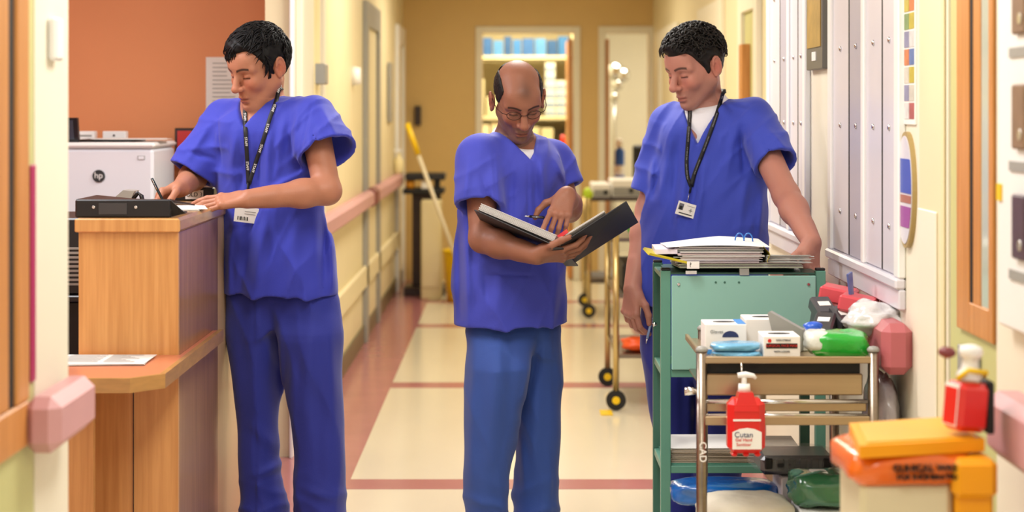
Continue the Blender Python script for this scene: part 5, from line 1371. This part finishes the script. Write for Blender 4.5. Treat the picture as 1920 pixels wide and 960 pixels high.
hair_cap('hair', M_hair[2], r3, fr3, zl3, (.010, .012, .018), rnd_bump(7, 110, .007), extra=[ELL((0, -.05, .088), (.05, .04, .03))])
def reg3(v, p):
    if p[2] < np.interp(p[1], *zl3)+.014 or v[2] < .25-.5*max(0, v[1]) or (-.02 < p[1] < .05 and p[2] < .06): return None
    if -.085 < p[1] < -.03 and abs(p[0]) > .042: return None
    return .012+.010*max(0, v[2])+.014*max(0, -v[1])*(v[2] > .3)
tufts(r3, fr3, 760, 6, M_hair[2], reg3, lambda v: A(v[0], -.5, -.5), .022, .0026, curl=.0075)

def reg2(v, p):
    if p[2] < np.interp(p[1], *zl2)+.004 or p[2] > .083-.35*min(max(-p[1], 0), .1)-.004 or (abs(p[0]) < .056 and p[1] < .07): return None
    return .003
tufts(r2, fr2, 420, 9, M_hair[1], reg2, lambda v: A(0, .5, -.9), .016, .0013, lift=.2)

# spectacles of the middle man
M_wire = mat('dark_wire', '3a2c26', .3, metal=.8)
M_lens = mat('spectacle_lens', '6a5a50', .08, alpha=.1, spec=.3)
sp = thing('glasses', 'thin wire-rimmed glasses worn by the middle man', 'glasses', tuple(hl2(0, -.1, 0)))
for s in (1, -1):
    ring = [hl2(s*(.033+.0225*math.cos(a)), -.1+.009*(abs(math.cos(a)*.0225+.033)/.055)**2, .003+.0155*math.sin(a)) for a in np.linspace(0, 2*math.pi, 25)]
    rim = G().tube(ring, .0011, 6, caps=False).build('rim', M_wire, sp)
    g = G(); g.slab([tuple(p) for p in ring[:-1]], tuple((hl2(0, .0008, 0)-hl2(0, 0, 0)))); g.build('lens', M_lens, rim)
    G().tube([hl2(s*.0555, -.091, .006), hl2(s*.07, -.082, .007), hl2(s*.082, -.05, .004), hl2(s*.086, .0, .006), hl2(s*.088, .022, .0), hl2(s*.087, .032, -.012)], .0012, 6).build('temple_arm', M_wire, sp)
G().tube([hl2(-.0107, -.1, .006), hl2(-.004, -.108, .0095), hl2(.004, -.108, .0095), hl2(.0107, -.1, .006)], .0011, 6).build('bridge', M_wire, sp)

# pens
def pen(name, label, mid, d, L0, L1, m, r=.0045, mc=None):
    d = np.array(d, float); d /= np.linalg.norm(d); mid = np.array(mid)
    t = thing(name, label, 'pen', tuple(mid+d*L1))
    G().tube([mid-d*L0, mid-d*(L0-.002), mid+d*(L1-.018)], [r*.8, r, r], 12).build('barrel', m, t)
    G().tube([mid+d*(L1-.018), mid+d*(L1-.003), mid+d*L1], [r*.95, r*.35, r*.15], 12).build('tip', mc or M_chrome, t)
    G().tube([mid-d*(L0-.004)+A(0, -r-.001, 0), mid-d*(L0-.04)+A(0, -r-.001, 0)], r*.3, 6).build('clip', M_chrome, t)
i1 = (tips1[0][0]+tips1[0][4])/2
pen('pen', 'dark pen in the writing hand of the left man', i1+A(.006, -.012, .004), (.42, .1, -.88), .105, .035, mat('dark_teal_pen', '14282e', .25))
i2 = tips2[1][4]
pen('pen', 'black pen held in the pointing hand above the binder', i2+A(0, -.012, .003), (-1, -.1, .08), .03, .035, M_black)
i3 = (tips3[0][0]+tips3[0][4])/2
pen('pen', 'pale blue pen in the lowered hand of the right man', i3+A(.0, -.008, 0), (-.25, -.1, -1), .04, .05, mat('pale_blue_pen', '8fa8d8', .3))

# lanyards and badges
M_lany = mat('black_lanyard', '0f1016', .6, var=.1, scale=60)
def lanyard(label, tree, paths, w, q, words, wm, n_words, hs, loc):
    t = thing('lanyard', label, 'lanyard', loc)
    for pi, path in enumerate(paths):
        s_ = 1 if pi == 0 else -1
        pre = [q['neckb']-q['fwd']*.068+q['lft']*s_*.02+A(0, 0, .052), q['neckb']-q['fwd']*.05+q['lft']*s_*.058+A(0, 0, .048), q['neckb']-q['fwd']*.012+q['lft']*s_*.072+A(0, 0, .042)]
        rb, ar = ribbon(tree, path, w, 'ribbon', M_lany, t, .005, pre=pre)
        for j in range(n_words[pi]):
            i = int(len(ar)*(j+.8)/(n_words[pi]+.6)); i = min(max(i, 1), len(ar)-2)
            d = ar[i+1]-ar[i-1]; d /= np.linalg.norm(d)
            sd = np.cross(d, A(0, -1, 0)); sd /= np.linalg.norm(sd)
            nr = np.cross(sd, d); nr = nr if nr[1] < 0 else -nr
            text(words, 'lettering', wm, rb, ar[i]+nr*.003, d, np.cross(nr, d), hs)
    return t
def badge(t, tree, px, py, w, h, tilt, off=.012, mode=0):
    p, nn = on_cloth(tree, px, py, off); c = np.array(p)
    ux = A(math.cos(tilt), 0, math.sin(tilt)); uy = A(-math.sin(tilt), -.12, math.cos(tilt)); uy /= np.linalg.norm(uy); nz = np.cross(ux, uy)
    g = G(); q = [c+ux*a*w/2+uy*b*h/2 for a, b in ((-1, -1), (1, -1), (1, 1), (-1, 1))]
    g.slab(q, tuple(nz*.003)); card = g.build('card', M_paper, t)
    f = c+nz*.0035
    return card, f, ux, uy, nz
t1 = (bvh(top1), bvh(q1['body']))
L1 = lanyard('black lanyard with white lettering round the neck of the writing man', t1,
             [[(524, 158), (520, 185), (508, 215), (493, 265), (478, 310), (467, 345)], [(459, 203), (460, 240), (463, 290), (466, 345)]], .0135, q1, 'STAFF', M_white, [5, 3], .008, tuple(on_cloth(t1, 466, 350)[0]))
def strap(t, tree, a, b, w, m=M_lany):
    p, q = np.array(on_cloth(tree, *a, .008)[0]), np.array(on_cloth(tree, *b, .012)[0])
    G().tube([p, (p+q)/2+A(0, -.003, 0), q], w, 6, flat=.3).build('strap', m, t)
strap(L1, t1[:1], (466, 343), (465, 362), .006)
card, f, ux, uy, nz = badge(L1, t1[:1], 462, 403, .078, .05, -.12)
for i, (o, w_) in enumerate(((-.026, .003), (-.02, .0015), (-.016, .004), (-.01, .0015), (-.005, .003), (0, .0018), (.005, .0035))):
    p = f+ux*o-uy*.012
    G().slab([p-ux*w_/2-uy*.006, p+ux*w_/2-uy*.006, p+ux*w_/2+uy*.006, p-ux*w_/2+uy*.006], tuple(nz*.0005)).build('bar', M_ink, card)
for j in range(2):
    p = f+ux*.012+uy*(.012-.008*j); G().slab([p-ux*.018-uy*.001, p+ux*.018-uy*.001, p+ux*.018+uy*.001, p-ux*.018+uy*.001], tuple(nz*.0005)).build('print_line', M_grey, card)
t3 = (bvh(top3), bvh(q3['body']), bvh(q3['tee']))
L3 = lanyard('dark lanyard with small white print round the neck of the leaning man', t3,
             [[(1357, 166), (1350, 195), (1335, 240), (1318, 285), (1302, 325), (1296, 350)], [(1294, 205), (1291, 250), (1287, 300), (1288, 330), (1296, 350)]], .0135, q3, 'HEALTH SERVICE TRUST', M_grey, [4, 4], .0035, tuple(on_cloth(t3, 1296, 355)[0]))
strap(L3, t3, (1296, 347), (1293, 362), .006); strap(L3, t3, (1293, 362), (1290, 376), .0035, M_chrome)
card, f, ux, uy, nz = badge(L3, t3, 1287, 393, .066, .046, -.28)
def quad(c, w, h, name, m): G().slab([c-ux*w/2-uy*h/2, c+ux*w/2-uy*h/2, c+ux*w/2+uy*h/2, c-ux*w/2+uy*h/2], tuple(nz*.0005)).build(name, m, card)
quad(f-ux*.02+uy*.006, .016, .022, 'photo', mat('badge_photo', '6a6a74', .5)); quad(f-ux*.02+uy*.002, .01, .012, 'photo_figure', M_ink)
quad(f+ux*.014+uy*.0, .003, .014, 'emblem', M_grey); quad(f+ux*.014+uy*.0, .012, .003, 'emblem', M_grey)
quad(f+ux*.012+uy*.014, .026, .0015, 'print_line', M_grey); quad(f-uy*.015, .045, .003, 'print_line', M_ink)

# the open binder in the hands of the middle man
bA, bB, bC, bD = WP(1043, 459, 5.93), WP(1175, 378, 5.88), WP(1197, 417, 6.1), WP(1072, 492, 6.1)
bE, bF = WP(889, 394, 5.97), WP(905, 421, 6.16)
bi = thing('ring_binder', 'open black ring binder held by the middle man', 'binder', tuple((bA+bD)/2))
def plate(g, P, th, inward):
    n = np.cross(P[1]-P[0], P[3]-P[0]); n /= np.linalg.norm(n)
    n = n if n[2]*inward > 0 else -n
    g.slab([tuple(p) for p in P], tuple(n*th)); return n
M_bind = mat('black_binder', '222226', .5, var=.1, scale=30, bump=.1, bscale=300)
g = G(); n_r = plate(g, [bA+A(.012, 0, 0), bB, bC, bD+A(.012, 0, 0)], .003, 1); g.build('cover', M_bind, bi)
g = G(); n_l = plate(g, [bE, bA-A(.012, 0, 0), bD-A(.012, 0, 0), bF], .003, 1); g.build('cover', M_bind, bi)
g = G(); g.slab([tuple(bA+A(-.02, 0, -.012)), tuple(bA+A(.02, 0, -.012)), tuple(bD+A(.02, 0, -.012)), tuple(bD+A(-.02, 0, -.012))], (0, 0, .004)); g.build('spine', M_bind, bi)
rd = random.Random(4)
for i in range(9):
    o = n_l*(.006+i*.0026); s = .03+.012*rd.random(); e = .01+.006*i
    P = [bE+(bA-bE)*s*1.2+o, bA+(bE-bA)*.04+o+A(0, 0, -.0), bD+(bF-bD)*.04+o, bF+(bD-bF)*s*1.2+o]
    P = [p+A(0, .01, 0) for p in P]
    g = G(); g.slab([tuple(p) for p in P], tuple(n_l*.0012)); g.build('page', Mf[rd.choice((0, 1, 0))], bi)
for i in range(2):
    o = n_r*(.006+i*.003)
    g = G(); g.slab([tuple(p) for p in (bA+(bB-bA)*.05+o+A(0, .004, .004), bA+(bB-bA)*.7+o+A(0, .004, .004), bD+(bC-bD)*.7+o, bD+(bC-bD)*.05+o)], tuple(n_r*.001)); g.build('page', M_paper, bi)
G().slab([tuple(bA+(bB-bA)*.06+n_r*.012), tuple(bA+(bB-bA)*.2+n_r*.014), tuple(bA+(bB-bA)*.2+n_r*.02+A(0, .08, 0)), tuple(bA+(bB-bA)*.06+n_r*.018+A(0, .08, 0))], (0, 0, .001)).build('red_tab', M_red, bi)
for t in (.3, .6):
    c = bA+(bD-bA)*t
    G().tube([c+A(.016*math.cos(a), 0, -.004+.022*math.sin(a)) for a in np.linspace(0, math.pi, 9)], .0018, 6).build('binder_ring', M_chrome, bi)
